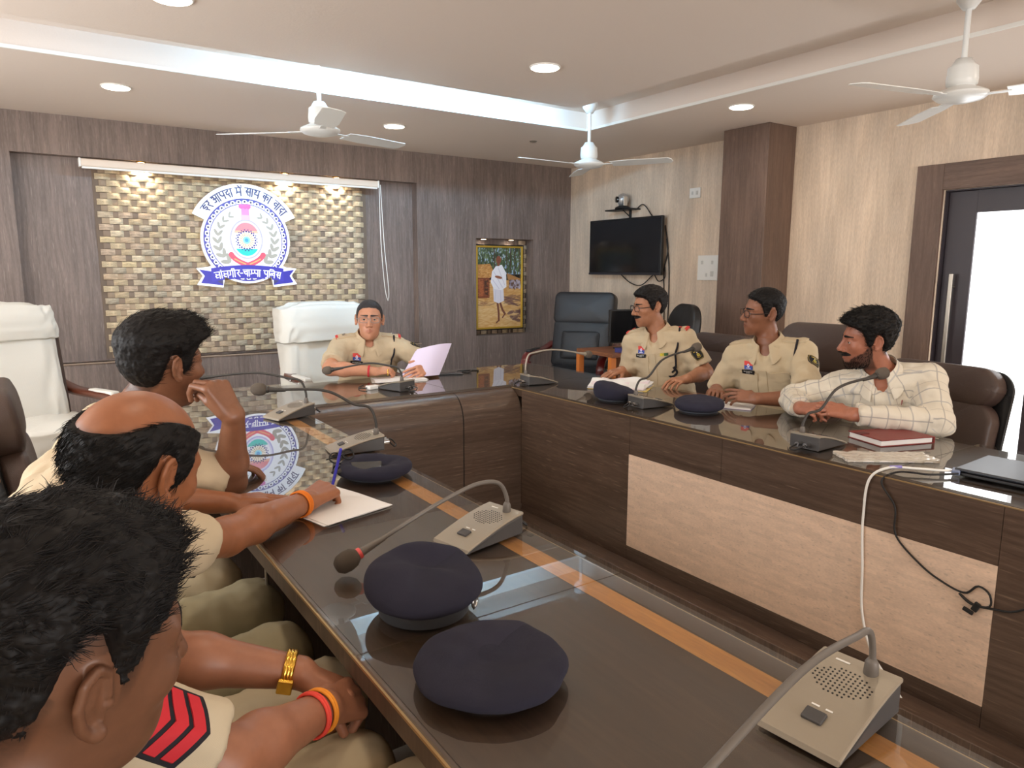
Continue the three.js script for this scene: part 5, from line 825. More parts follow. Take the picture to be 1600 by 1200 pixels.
function strands(hs, n, seed, field, mat4, r0 = 0.0007, keep) {   // many short tapered hairs grown from a hair surface
  const r = rng(seed), pos = [], idx = [], S = 4, tri = hs.idx.length / 3, p = V(0, 0, 0), nn = V(0, 0, 0), nor = [];
  for (let k = 0; k < n; k++) {
    const t = Math.floor(r() * tri) * 3, i = hs.idx[t] * 3; p.set(hs.pos[i], hs.pos[i + 1], hs.pos[i + 2]); nn.set(hs.nor[i], hs.nor[i + 1], hs.nor[i + 2]);
    p.x += (r() - 0.5) * 0.004; p.y += (r() - 0.5) * 0.004; p.z += (r() - 0.5) * 0.004;
    if (keep && !keep(p)) continue;
    const { dir, len, curl } = field(p, nn, r); const d = dir.clone().normalize(), q = p.clone().addScaledVector(nn, -0.002), base = pos.length / 3, ax = d.clone().cross(nn).normalize(), b2 = d.clone().cross(ax).normalize(), ph = r() * 6;
    for (let s = 0; s <= S; s++) {
      const rr = r0 * (1 - 0.75 * s / S);
      for (let c = 0; c < 3; c++) { const a = c * 2.094, ox = ax.clone().multiplyScalar(Math.cos(a)).addScaledVector(b2, Math.sin(a)); pos.push(q.x + ox.x * rr, q.y + ox.y * rr, q.z + ox.z * rr); nor.push(ox.x, ox.y, ox.z); }
      if (s < S) { d.addScaledVector(ax, curl * Math.sin(ph + s * 1.7)).addScaledVector(nn, -0.22 * s / S).normalize(); q.addScaledVector(d, len / S); for (let c = 0; c < 3; c++) { const a = base + s * 3 + c, b = base + s * 3 + (c + 1) % 3; idx.push(a, b, a + 3, b, b + 3, a + 3); } }
    }
  }
  const g = new THREE.BufferGeometry(); g.setAttribute('position', new THREE.Float32BufferAttribute(pos, 3)); g.setAttribute('normal', new THREE.Float32BufferAttribute(nor, 3)); g.setAttribute('uv', new THREE.BufferAttribute(new Float32Array(pos.length / 3 * 2), 2)); g.setIndex(idx);
  return mat4 ? g.applyMatrix4(mat4) : g;
}
const skinMat = phys({ vertexColors: true, roughness: 0.43, bumpMap: null }), eyeMat = std({ vertexColors: true, roughness: 0.15 });
const clothBump = weave.clone(); clothBump.repeat.set(60, 60); clothBump.needsUpdate = true;
const clothMats = new Map();
function clothMat(c) { const k = c.join(); if (!clothMats.has(k)) clothMats.set(k, phys({ color: hex(...c), roughness: 0.88, sheen: 0.15, bumpMap: clothBump, bumpScale: 0.0003, side: THREE.DoubleSide })); return clothMats.get(k); }
const eyeGeo = (() => { const g = new THREE.SphereGeometry(0.0128, 24, 16).rotateX(Math.PI / 2), p = g.attributes.position, c = new Float32Array(p.count * 3); for (let i = 0; i < p.count; i++) { const a = Math.atan2(Math.hypot(p.getX(i), p.getY(i)), p.getZ(i)), q = a < 0.22 ? [0.004, 0.004, 0.004] : a < 0.5 ? [0.025, 0.012, 0.007] : [0.45, 0.4, 0.36]; c.set(q, i * 3); } g.setAttribute('color', new THREE.BufferAttribute(c, 3)); return g; })();
function hairMat(c, rough = 0.5) { return phys({ color: hex(...c.map((v) => v * 0.72)), roughness: Math.max(rough, 0.6), specularIntensity: 0.5, side: THREE.DoubleSide }); }

const BL = [[0, -0.086], [18, -0.084], [30, -0.06], [55, -0.036], [68, -0.012], [76, 0.0], [82, -0.03], [90, -0.075], [180, -0.2]];
function person(o) {
  const base = V(o.base[0], 0, o.base[1]), root = thing('person', o.label, 'person', [base.x, 0, base.z]);
  const add = (name, geo, mat, parent = root) => { const g = Array.isArray(geo) ? merge(geo) : geo; g.translate(-base.x, 0, -base.z); return mesh(name, g, mat, parent); };
  const hc = V(...o.head.c), sc = o.head.s ?? 1, q = new THREE.Quaternion().setFromEuler(new THREE.Euler(rad(o.head.pitch ?? 0), rad(o.head.yaw), rad(o.head.roll ?? 0), 'YXZ'));
  const HM = new THREE.Matrix4().compose(hc, q, V(sc, sc, sc)), HI = HM.clone().invert();
  const yaw = rad(o.yaw), front0 = V(Math.sin(yaw), 0, Math.cos(yaw)), side = V(Math.cos(yaw), 0, -Math.sin(yaw)), N = V(...o.N), P = V(...o.P), torso = torsoField(P, N, side, o), { u, s, f } = torso;
  // arms
  const sw = o.shoulder ?? 0.172, arms = ['R', 'L'].map((k) => {
    const a = o['arm' + k], e = k === 'L' ? 1 : -1, S = N.clone().addScaledVector(u, a.drop ?? -0.062).addScaledVector(s, e * sw).addScaledVector(f, a.fwd ?? 0.01);
    const W = V(...a.W), E = a.E ? V(...a.E) : elbow(S, W, 0.295, 0.265, V(...(a.pole ?? [0, -1, 0]))); if (a.E) { /* given */ }
    return { ...a, k, S, E, W, z: V(...a.z), y: V(...a.y) };
  });
  const tone = lin(o.skin), dark = tone.map((v) => v * 0.5), palm = tone.map((v, i) => v * [1.25, 1.12, 1.05][i]);
  // one skin surface: head and neck, arms with hands, trunk
  const nb = N.clone().addScaledVector(u, -0.03).applyMatrix4(HI), nt = V(0, -0.045, -0.022), chestIn = N.clone().addScaledVector(u, -0.1).addScaledVector(f, 0.03).applyMatrix4(HI);
  const headF = (x, y, z) => { let d = faceField(x, y, z, o.face ?? {}); d = smin(d, cap(x, y, z, nt.x, nt.y, nt.z, nb.x, nb.y, nb.z, 0.05, 0.06), 0.02); return d; };
  const hl = (x, y, z) => { const b = bearing(x, z); return table(o.hair.line ?? HL, b) + (o.hair.shift ?? 0); };
  const bald = o.hair.bald;
  const scalp = lin(o.hair.color).map((v, i) => lerp(v, tone[i], o.hair.show ?? 0.12));
  const stub = o.stubble ?? 0;
  const [hlo, hhi] = (() => { const a = [-0.105, -0.14, -0.125], b = [0.105, 0.135, 0.13]; for (const n of [nb]) [n.x, n.y, n.z].forEach((v, k) => { a[k] = Math.min(a[k], v - 0.07); b[k] = Math.max(b[k], v + 0.07); }); return [a, b]; })();
  const cellH = o.cell ?? 0.0034, hs = surface(headF, hlo, hhi, cellH);
  const hp0 = o.hair, headCol = (x, y, z) => {
    const n = 1 + 0.05 * N3(x * 40, y * 40, z * 40 + base.z * 9) + 0.035 * N3(x * 120, y * 120, z * 120), ax = Math.abs(x); let c = tone.map((v) => v * n);
    const lip = Math.exp(-(((ax) / 0.022) ** 4 + ((y + 0.0675) / 0.0095) ** 4)) * smooth(0.07, 0.08, z); c = mix3(c, [tone[0] * 0.72, tone[1] * 0.52, tone[2] * 0.52], lip * 0.8);
    if (stub) { const j = smooth(-0.04, -0.058, y) * smooth(-0.02, 0.02, z) * smooth(-0.16, -0.1, y + 0.0) * (1 - lip) * (ax < 0.03 && y > -0.056 ? 0.5 : 1) * (y < -0.135 ? 0 : 1); c = mix3(c, scalp, clamp(j * stub * (0.75 + 0.35 * N3(x * 300, y * 300, z * 300)), 0, 1)); }
    if (o.beard) { const e = table(BL, bearing(x, z)) - y + 0.003 * N3(x * 90, y * 90, z * 90); c = mix3(c, scalp, 0.85 * smooth(-0.004, 0.01, e) * smooth(-0.15, -0.115, y)); }
    if (!(ax > 0.07 && y < 0.04 && z < 0.01 && z > -0.05)) { const e = y - hl(x, y, z), m = smooth(-0.006, 0.01, e) * (hp0.meshShift ? lerp(0.45, 1, smooth(0, hp0.meshShift + 0.01, e)) : 1) * (bald ? 1 - bald(x, y, z) : 1) * smooth(-0.13, -0.09, y); c = mix3(c, scalp, m * (0.8 + 0.2 * N3(x * 220, y * 220, z * 220))); }
    return c;
  };
  const parts = [geoFrom(hs, headCol, HM)];
  for (const a of arms) {
    const bones = handBones(a.W, a.z, a.y, a.k === 'L', typeof a.curl === 'string' ? CURL[a.curl] : a.curl ?? CURL.relaxed, a.thumb ?? [0.7, 0.5], a.spread ?? 0.06, a.size ?? 1), mid = a.E.clone().lerp(a.W, 0.32);
    const fn = (x, y, z) => {
      let d = capV(x, y, z, a.S, a.E, 0.05, 0.042); d = smin(d, capV(x, y, z, a.E, mid, 0.042, 0.043), 0.02); d = smin(d, capV(x, y, z, mid, a.W, 0.043, 0.0275), 0.02);
      let h = 9; const dw = Math.hypot(x - a.W.x, y - a.W.y, z - a.W.z); if (dw > 0.24) h = dw - 0.2; else { let palmD = 9, fd = 9; for (const b of bones) { const v = capV(x, y, z, b[0], b[1], b[2], b[3]); if (b[4]) fd = Math.min(fd, v); else palmD = smin(palmD, v, 0.012); } h = smin(palmD, fd, 0.0045); }
      return smin(d, h, 0.016);
    };
    const [lo, hi] = bounds([a.S, a.E, a.W, ...bones.map((b) => b[1])], 0.06);
    parts.push(geoFrom(surface(fn, lo, hi, o.armCell ?? 0.0042), (x, y, z) => { const n = 1 + 0.06 * N3(x * 30, y * 30, z * 30) + 0.04 * N3(x * 90, y * 90, z * 90); return tone.map((v) => v * n); }));
  }
  const core = surface((x, y, z) => torso.fn(x, y, z, -0.012), ...bounds([P, N], 0.24), 0.016); parts.push(geoFrom(core, () => tone));
  const body = mergeGeometries(parts.map((g) => g)); add('body', body, skinMat);
  // eyes and brows
  for (const e of [-1, 1]) add('eye', eyeGeo.clone().rotateY(o.gaze ?? 0).translate(e * 0.031, 0.003, 0.0752).applyMatrix4(HM), eyeMat);
  const HC = hairMat(o.hair.color, o.hair.rough ?? 0.55);
  const browF = (x, y, z) => Math.max(faceField(x, y, z, o.face ?? {}) - 0.0022, cap(Math.abs(x), y, z, 0.012, 0.0245, 0.095, 0.05, 0.0265, 0.072, 0.0058, 0.0038));
  add('eyebrows', geoFrom(surface(browF, [-0.062, 0.01, 0.05], [0.062, 0.042, 0.115], 0.0026), null, HM), HC);
  // hair
  const hp = o.hair, hairF = (x, y, z) => {
    const yh = hl(x, y, z) + (hp.meshShift ?? 0), e = y - yh; let t = lerp(hp.side ?? 0.007, hp.top ?? 0.02, smooth(0.02, 0.085, y)) + (hp.quiff ?? 0) * smooth(0.02, 0.085, z) * smooth(0.05, 0.09, y); t *= 0.25 + 0.75 * smooth(0, 0.022, e);
    const d0 = skull(x, y, z); if (Math.abs(d0) < 0.06) t += (hp.noise ?? 0.002) * (N3(x * (hp.fx ?? 60), y * (hp.fy ?? 60), z * (hp.fz ?? 40) + base.z) + 0.6 * N3(x * 130, y * 130, z * 90));
    let d = smax(d0 - t, -e * 0.8, 0.004); if (bald) d = smax(d, (bald(x, y, z) - 0.5) * 0.05, 0.004); return smax(d, -(d0 + 0.006), 0.003);
  };
  const hsurf = surface(hairF, [-0.12, -0.1, -0.15], [0.12, 0.17, 0.14], o.hairCell ?? 0.004);
  const hairMesh = add('hair', geoFrom(hsurf, null, HM), HC);
  if (hp.strands) { const st = add('hair_strands', strands(hsurf, hp.strands, 5, hp.field, HM, hp.r0 ?? 0.0007, hp.keep), hairMat(hp.strandColor ?? hp.color, 0.42), hairMesh); st.userData.kind = 'stuff'; }
  if (o.moustache) add('moustache', geoFrom(surface((x, y, z) => Math.max(faceField(x, y, z, o.face ?? {}) - 0.0045, ell(x, y + 0.0535, z - 0.085, 0.042, Math.max(0.004, 0.0115 - 3.2 * x * x), 0.05)), [-0.05, -0.078, 0.04], [0.05, -0.035, 0.125], 0.0026), null, HM), HC);
  if (o.beard) { const bs = surface((x, y, z) => smax(skull(x, y, z) - 0.0012, (y - table(BL, bearing(x, z))) * 0.8, 0.003), [-0.09, -0.14, -0.03], [0.09, 0.02, 0.12], 0.0036); add('beard', strands(bs, 5200, 12, comb(0, -0.9, 0.3, 0.009, 0.5, 0.1), HM, 0.0008, (p) => p.y < table(BL, bearing(p.x, p.z)) - 0.002 && p.y > -0.125), HC); }
  // clothes
  const wr = o.wrinkle ?? 1, neckA = N.clone().addScaledVector(u, -0.03).addScaledVector(f, 0.012), neckB = N.clone().addScaledVector(u, 0.2).addScaledVector(f, 0.02), vA = N.clone().addScaledVector(f, 0.075), vB = N.clone().addScaledVector(f, 0.15).addScaledVector(u, o.vneck ?? -0.1);
  const sl = arms.map((a) => { const long = o.long, L = a.S.distanceTo(a.E), dir = a.E.clone().sub(a.S).normalize(), hem = a.S.clone().addScaledVector(dir, L * (o.sleeve ?? 0.82)), fd = a.W.clone().sub(a.E).normalize(), cuff = a.E.clone().lerp(a.W, 0.93); return { ...a, dir, hem, fd, cuff, long }; });
  const shirtF = (x, y, z) => {
    let d = torso.fn(x, y, z, 0.014);
    for (const a of sl) {
      let q; if (a.long) { q = smin(capV(x, y, z, a.S, a.E, 0.068, 0.062), capV(x, y, z, a.E, a.cuff, 0.062, 0.045), 0.02); q = smax(q, (x - a.cuff.x) * a.fd.x + (y - a.cuff.y) * a.fd.y + (z - a.cuff.z) * a.fd.z, 0.006); }
      else { q = capV(x, y, z, a.S, a.hem, 0.064, 0.07); q = smax(q, (x - a.hem.x) * a.dir.x + (y - a.hem.y) * a.dir.y + (z - a.hem.z) * a.dir.z, 0.006); }
      d = smin(d, q, 0.05);
    }
    d = smin(d, capV(x, y, z, N, arms[0].S, 0.05, 0.058), 0.04); d = smin(d, capV(x, y, z, N, arms[1].S, 0.05, 0.058), 0.04);
    d = smax(d, (x - N.x) * u.x + (y - N.y) * u.y + (z - N.z) * u.z - 0.012, 0.012); d = smax(d, -capV(x, y, z, neckA, neckB, 0.064, 0.066), 0.008); d = smax(d, -capV(x, y, z, vA, vB, 0.034, 0.006), 0.006);
    if (Math.abs(d) < 0.03) d += wr * (0.005 * N3(x * 9 + base.x, y * 13, z * 9) + 0.0008 * N3(x * 30, y * 42, z * 30) + 0.0024 * N3((x + y) * 14, (y - z) * 6, (z + x) * 13));
    return d;
  };
  const [slo, shi] = bounds([P.clone().addScaledVector(u, -0.05), N, ...sl.flatMap((a) => a.long ? [a.S, a.E, a.W] : [a.S, a.E])], 0.16);
  const SC = clothMat(o.shirt);
  const shirt = add('shirt', clothUV(geoFrom(surface(shirtF, slo, shi, o.shirtCell ?? 0.0085)), [[P, N, 0.15], ...sl.flatMap((a) => a.long ? [[a.S, a.E, 0.062], [a.E, a.W, 0.05]] : [[a.S, a.E, 0.065]])]), o.shirtMat ?? SC);
  // collar
  const ring = [], fr = f; for (let k = 0; k <= 44; k++) {
    const a = rad(lerp(-158, 158, k / 44)), b = Math.abs(a) / rad(158), g = smooth(0.62, 1, b), dirv = fr.clone().multiplyScalar(-Math.cos(a)).addScaledVector(s, Math.sin(a)), C = N.clone().addScaledVector(f, 0.012), at = (rr, h) => C.clone().addScaledVector(dirv, rr).addScaledVector(u, h);
    const top = 0.05 - 0.045 * b * b, low = -0.004 - 0.012 * b - 0.05 * g;
    ring.push([at(0.067, -0.03 - 0.02 * b), at(0.064, top), at(0.068, top + 0.006), at(0.082 + 0.006 * b, lerp(top, low, 0.45)), at(0.102 + 0.022 * g, low - 0.012 * g), at(0.098 + 0.022 * g, low - 0.003 - 0.012 * g), at(0.076, lerp(top, low, 0.5) - 0.004), at(0.0705, -0.03 - 0.02 * b)]);
  }
  add('collar', loft(ring, true, true).toNonIndexed(), o.shirtMat ? o.collarMat : SC, shirt);
  // trousers and shoes
  const legs = ['R', 'L'].map((k) => { const e = k === 'L' ? 1 : -1, Hp = P.clone().addScaledVector(s, e * 0.09).add(V(0, 0.0, 0)), K = V(...o['knee' + k]), A = o['ankle' + k] ? V(...o['ankle' + k]) : V(K.x - front0.x * 0.02, 0.1, K.z - front0.z * 0.02); return { Hp, K, A }; });
  const tF = (x, y, z) => { let d = ell(x - P.x, y - P.y - 0.0, z - P.z, 0.17, 0.1, 0.17); for (const l of legs) { let q = smin(capV(x, y, z, l.Hp, l.K, 0.097, 0.074), capV(x, y, z, l.K, l.A, 0.074, 0.062), 0.03); d = smin(d, q, 0.03); } d = Math.max(d, 0.07 - y); if (Math.abs(d) < 0.03) d += 0.004 * N3(x * 14, y * 12, z * 14) + 0.0022 * N3(x * 34, y * 28, z * 34); return d; };
  add('trousers', clothUV(geoFrom(surface(tF, ...bounds([P, ...legs.flatMap((l) => [l.K, l.A])], 0.2), 0.012)), legs.flatMap((l) => [[l.Hp, l.K, 0.085], [l.K, l.A, 0.066]])), clothMat(o.trousers));
  for (const l of legs) { const t = l.A.clone().addScaledVector(front0, 0.15).setY(0.03), h = l.A.clone().addScaledVector(front0, -0.04).setY(0.035); add('shoe', geoFrom(surface((x, y, z) => Math.max(smin(capV(x, y, z, h, t, 0.034, 0.036), capV(x, y, z, h, l.A.clone().setY(0.09), 0.034, 0.04), 0.03), 0.001 - y), ...bounds([h, t, l.A], 0.06), 0.012)), M.black); }
  const ctx = { o, root, add, shirt, shirtF, torso, N, P, u, s, f, arms, sl, HM, HC, SC, base };
  if (o.glasses) {
    const col = o.glasses, rim = [], gz = 0.104, X = 0.033; const pts = (e) => [...Array(20)].map((_, k) => { const a = k / 20 * 2 * Math.PI, c = Math.cos(a), w = Math.sin(a), x = Math.sign(c) * Math.abs(c) ** 0.6 * 0.026, y = Math.sign(w) * Math.abs(w) ** 0.7 * 0.0175; return V(e * X + x, y - 0.001, gz - 0.006 * Math.abs((e * X + x) / 0.06) ** 2); });
    for (const e of [-1, 1]) { rim.push(tube(pts(e), 0.0021, 40, 6, true)); rim.push(tube([[e * 0.059, 0.006, gz - 0.006], [e * 0.07, 0.006, gz - 0.014], [e * 0.078, 0.008, 0.03], [e * 0.0785, 0.012, -0.006], [e * 0.078, 0.0, -0.03]], 0.0023, 24, 6)); }
    rim.push(tube([[-0.009, 0.004, gz], [0, 0.007, gz + 0.002], [0.009, 0.004, gz]], 0.0015, 8, 6)); const gl = add('glasses_frame', merge(rim).applyMatrix4(HM), col);
    for (const e of [-1, 1]) { const sh = new THREE.Shape(pts(e).map((p) => new THREE.Vector2(p.x, p.y))); add('glasses_lens', new THREE.ShapeGeometry(sh, 8).translate(0, 0, gz - 0.002).applyMatrix4(HM), M.clear, gl); }
  }
  return ctx;
}
// the point on the shirt's front at height t along the trunk, a to the person's left
function chest(c, a, t) { return c.N.clone().addScaledVector(c.u, t).addScaledVector(c.s, a).addScaledVector(c.f, 0.12); }
const flash = canvasTex(96, 80, (c, w, h) => { c.fillStyle = '#e04a44'; c.fillRect(0, 0, w, h / 2); c.fillStyle = '#3550a8'; c.fillRect(0, h / 2, w, h / 2); c.fillStyle = '#e9e6f5'; c.beginPath(); c.ellipse(48, 40, 15, 19, 0, 0, 7); c.fill(); c.fillStyle = '#7a86c9'; c.beginPath(); c.arc(48, 40, 8, 0, 7); c.fill(); c.fillStyle = '#f1f1f8'; c.fillRect(22, 64, 52, 6); });
const shield = canvasTex(128, 128, (c) => { c.fillStyle = '#15161c'; c.fillRect(0, 0, 128, 128); c.strokeStyle = '#d3b64a'; c.lineWidth = 3; c.strokeRect(6, 6, 116, 116); c.fillStyle = '#d3b64a'; c.beginPath(); c.arc(64, 74, 19, 0, 7); c.fill(); c.fillRect(28, 22, 72, 9); c.fillStyle = '#7f9a3f'; c.beginPath(); c.arc(64, 74, 9, 0, 7); c.fill(); c.strokeStyle = '#d3b64a'; c.lineWidth = 5; c.beginPath(); c.arc(64, 70, 34, 0.5, 2.64); c.stroke(); c.fillStyle = '#eee6c8'; c.fillRect(58, 38, 12, 14); });
const plateT = canvasTex(128, 32, (c) => { c.fillStyle = '#141416'; c.fillRect(0, 0, 128, 32); c.fillStyle = '#e8e6df'; const r = rng(3); for (let k = 0; k < 9; k++) c.fillRect(20 + k * 10, 7, 4 + r() * 4, 7); for (let k = 0; k < 4; k++) c.fillRect(44 + k * 10, 19, 5, 6); });
const MF = std({ map: flash, roughness: 0.6 }), MS = std({ map: shield, roughness: 0.8 }), MP = std({ map: plateT, roughness: 0.4 }), MB = std({ color: hex(150, 126, 84), roughness: 0.4 }), MC = std({ color: hex(22, 20, 30), roughness: 0.8 });
function uniform(c, w = {}) {
  const { add, shirt, shirtF, s, u, f, N, SC } = c, inn = f.clone().negate();
  const strip = (a0, t0, wd, h, o) => laid(shirtF, chest(c, a0, t0), inn, s, u, wd, h, o);
  if (w.front !== false) {
    add('placket', strip(0, -0.26, 0.032, 0.3, { nu: 3, nv: 24, th: 0.003 }), SC, shirt);
    for (let k = 0; k < 4; k++) { const p = march(shirtF, chest(c, 0, -0.14 - k * 0.08), inn).addScaledVector(f, 0.004); add('button', new THREE.SphereGeometry(0.0055, 10, 8).scale(1, 1, 0.5).applyQuaternion(new THREE.Quaternion().setFromUnitVectors(V(0, 0, 1), f)).translate(p.x, p.y, p.z), MB, shirt); }
    for (const e of [-1, 1]) { add('pocket', strip(e * 0.085, -0.195, 0.1, 0.115, { nu: 10, nv: 10, th: 0.003 }), SC, shirt); add('pocket_flap', strip(e * 0.085, -0.146, 0.106, 0.042, { nu: 12, nv: 5, th: 0.0065, warp: (a, b) => [a, b < 0 ? b * (1.35 - 0.6 * Math.abs(a)) : b] }), SC, shirt); }
    if (w.plate !== false) { add('badge_flash', strip(-0.082, -0.088, 0.048, 0.04, { nu: 4, nv: 4, th: 0.004 }), MF, shirt); add('name_plate', strip(-0.084, -0.122, 0.074, 0.02, { nu: 4, nv: 2, th: 0.008 }), MP, shirt); }
    if (w.ribbon) { const m = [[0, hex(214, 196, 60)], [1, hex(206, 186, 70)], [2, hex(60, 110, 60)], [3, hex(60, 90, 60)]]; m.forEach(([k, col]) => add('medal_ribbon', strip(0.055 + k * 0.0115, -0.118, 0.011, 0.016, { nu: 1, nv: 2, th: 0.008 }), std({ color: col, roughness: 0.7 }), shirt)); }
  }
  for (const e of [-1, 1]) {
    const a = c.arms[e > 0 ? 1 : 0], ud = a.S.clone().sub(N).normalize(), vd = ud.clone().cross(u).normalize(), out = ud.clone().cross(vd).normalize(); if (out.y < 0) out.negate();
    const mid = N.clone().lerp(a.S, 0.66).addScaledVector(out, 0.1);
    add('epaulette', laid(shirtF, mid, out.clone().negate(), ud, vd, 0.13, 0.052, { nu: 12, nv: 4, th: 0.009 }), SC, shirt);
    if (w.rank) { add('rank_bar', laid(shirtF, N.clone().lerp(a.S, 0.99).addScaledVector(out, 0.1), out.clone().negate(), ud, vd, 0.016, 0.05, { nu: 3, nv: 4, th: 0.0115 }), std({ color: hex(206, 58, 52), roughness: 0.7 }), shirt); const p = march(shirtF, N.clone().lerp(a.S, 0.75).addScaledVector(out, 0.1), out.clone().negate()).addScaledVector(out, 0.012); const st = []; for (let k = 0; k < 10; k++) { const r = k % 2 ? 0.005 : 0.012, q = k / 10 * 2 * Math.PI; st.push([r * Math.cos(q), r * Math.sin(q)]); } add('rank_star', extrude(st, 0.004).applyQuaternion(new THREE.Quaternion().setFromUnitVectors(V(0, 0, 1), out)).translate(p.x, p.y, p.z), w.rank, shirt); }
  }
  if (w.shield) { const a = c.arms[1], dir = a.E.clone().sub(a.S).normalize(), out = s.clone().multiplyScalar(0.82).addScaledVector(f, w.shieldF ?? 0.45); out.addScaledVector(dir, -out.dot(dir)).normalize(); const vd = dir.clone().negate(), ud = vd.clone().cross(out).normalize(); add('arm_patch', laid(shirtF, a.S.clone().addScaledVector(dir, 0.125).addScaledVector(out, 0.1), out.clone().negate(), ud, vd, 0.062, 0.07, { nu: 8, nv: 8, th: 0.003, warp: (p, q) => [p * (q < 0 ? Math.sqrt(1 - 0.55 * q * q) : 1 - 0.1 * (q > 0.6)), q] }), MS, shirt); }
  if (w.lanyard) { // dark cord from the left shoulder round the arm to the pocket
    const a = c.arms[1], P0 = (aa, t) => march(shirtF, chest(c, aa, t), inn).addScaledVector(f, 0.004); const pts = [N.clone().lerp(a.S, 0.92).addScaledVector(u, 0.078).addScaledVector(f, 0.02), P0(0.152, -0.075), P0(0.138, -0.12), P0(0.132, -0.17), P0(0.125, -0.215), P0(0.105, -0.235)]; add('lanyard', tube(pts, 0.006, 30, 8), MC, shirt);
    if (w.lanyard > 1) add('lanyard_tail', tube([P0(0.115, -0.2), P0(0.13, -0.24), P0(0.1, -0.262), P0(0.075, -0.245)], 0.007, 20, 8), MC, shirt);
  }
}
function wristband(c, k, at, r, mat, name, w = 0.004, n = 1, parent) {
  const a = c.arms[k === 'L' ? 1 : 0], d = a.W.clone().sub(a.E).normalize(), q = new THREE.Quaternion().setFromUnitVectors(V(0, 0, 1), d), out = []; for (let i = 0; i < n; i++) { const p = a.E.clone().lerp(a.W, at + i * 0.022); out.push(new THREE.TorusGeometry(r, w, 8, 40).applyQuaternion(q).translate(p.x, p.y, p.z)); } return c.add(name, out, mat, parent);
}
// ---------------------------------------------------------------- the eight people
const KH = [199, 180, 150], KH2 = [200, 183, 150], OLIVE = [176, 166, 134];
const comb = (dx, dy, dz, len, rnd, curl) => (p, n, r) => { const d = V(dx + (r() - 0.5) * rnd, dy + (r() - 0.5) * rnd, dz + (r() - 0.5) * rnd); d.addScaledVector(n, -d.dot(n) * 0.7).addScaledVector(n, 0.12); return { dir: d, len: len * (0.6 + 0.6 * r()), curl }; };
{ // the officer reading at the far table
  const c = person({
    label: 'seated officer at the far table reading from lilac sheets', base: [1.78, -4.4], head: { c: [1.79, 1.1, -4.238], yaw: -24, pitch: -5, roll: -1, s: 1.03 }, N: [1.79, 0.992, -4.268], P: [1.83, 0.53, -4.42], yaw: -16,
    armR: { E: [1.475, 0.83, -4.11], W: [1.705, 0.81, -3.98], z: [0.95, 0.05, 0.12], y: [-0.1, 1, 0.4], curl: 'grip' }, armL: { E: [2.13, 0.81, -4.05], W: [2.035, 0.815, -3.90], z: [-1, -0.12, 0.25], y: [0.1, 0.5, 0.9], curl: 'relaxed', thumb: [0.9, 0.3] },
    kneeR: [1.66, 0.55, -3.95], kneeL: [1.86, 0.55, -3.95], skin: [196, 138, 108], shirt: KH, trousers: KH2, hair: { color: [74, 70, 72], top: 0.007, side: 0.005, noise: 0.0008, show: 0.35, shift: 0.004 }, stubble: 0.12, glasses: std({ color: hex(150, 140, 135), metalness: 0.6, roughness: 0.3 }), gaze: 0, cell: 0.0042, armCell: 0.005, vneck: -0.075,
  });
  uniform(c, { lanyard: 1, shield: true, rank: M.chrome }); wristband(c, 'R', 0.86, 0.033, std({ color: hex(214, 62, 70), roughness: 0.7 }), 'red_thread', 0.003, 2); wristband(c, 'R', 1.3, 0.02, M.gold, 'ring', 0.0025);
}
{ // far officer on the right, moustache and spectacles
  const c = person({
    label: 'moustached officer in spectacles at the far end of the right table', base: [3.34, -3.15], head: { c: [3.195, 1.193, -3.198], yaw: -107, pitch: 5, roll: -2, s: 0.985 }, N: [3.245, 1.045, -3.165], P: [3.38, 0.53, -3.16], yaw: -68, belly: 0.03,
    armR: { W: [3.04, 0.8, -3.26], pole: [0.7, -0.6, -0.6], z: [-0.95, -0.08, 0.12], y: [0.1, 1, 0.1], curl: 'flat' }, armL: { E: [3.36, 0.81, -2.87], W: [3.09, 0.8, -2.78], z: [-0.95, 0, 0.1], y: [0, 1, 0.2], curl: 'relaxed' },
    kneeR: [2.74, 0.55, -3.15], kneeL: [2.76, 0.55, -2.88], skin: [172, 118, 88], shirt: KH, trousers: KH2, hair: { color: [34, 29, 28], top: 0.02, side: 0.01, noise: 0.0022, quiff: 0.004, strands: 1500, r0: 0.0009, field: comb(0.5, -0.2, 0.8, 0.02, 0.5, 0.1) }, moustache: true, stubble: 0.15, glasses: std({ color: hex(34, 26, 24), roughness: 0.3 }), cell: 0.004, armCell: 0.005,
  });
  uniform(c, { lanyard: 2, shield: true, shieldF: 0.9, rank: std({ color: hex(196, 60, 52), roughness: 0.5 }), ribbon: true });
}
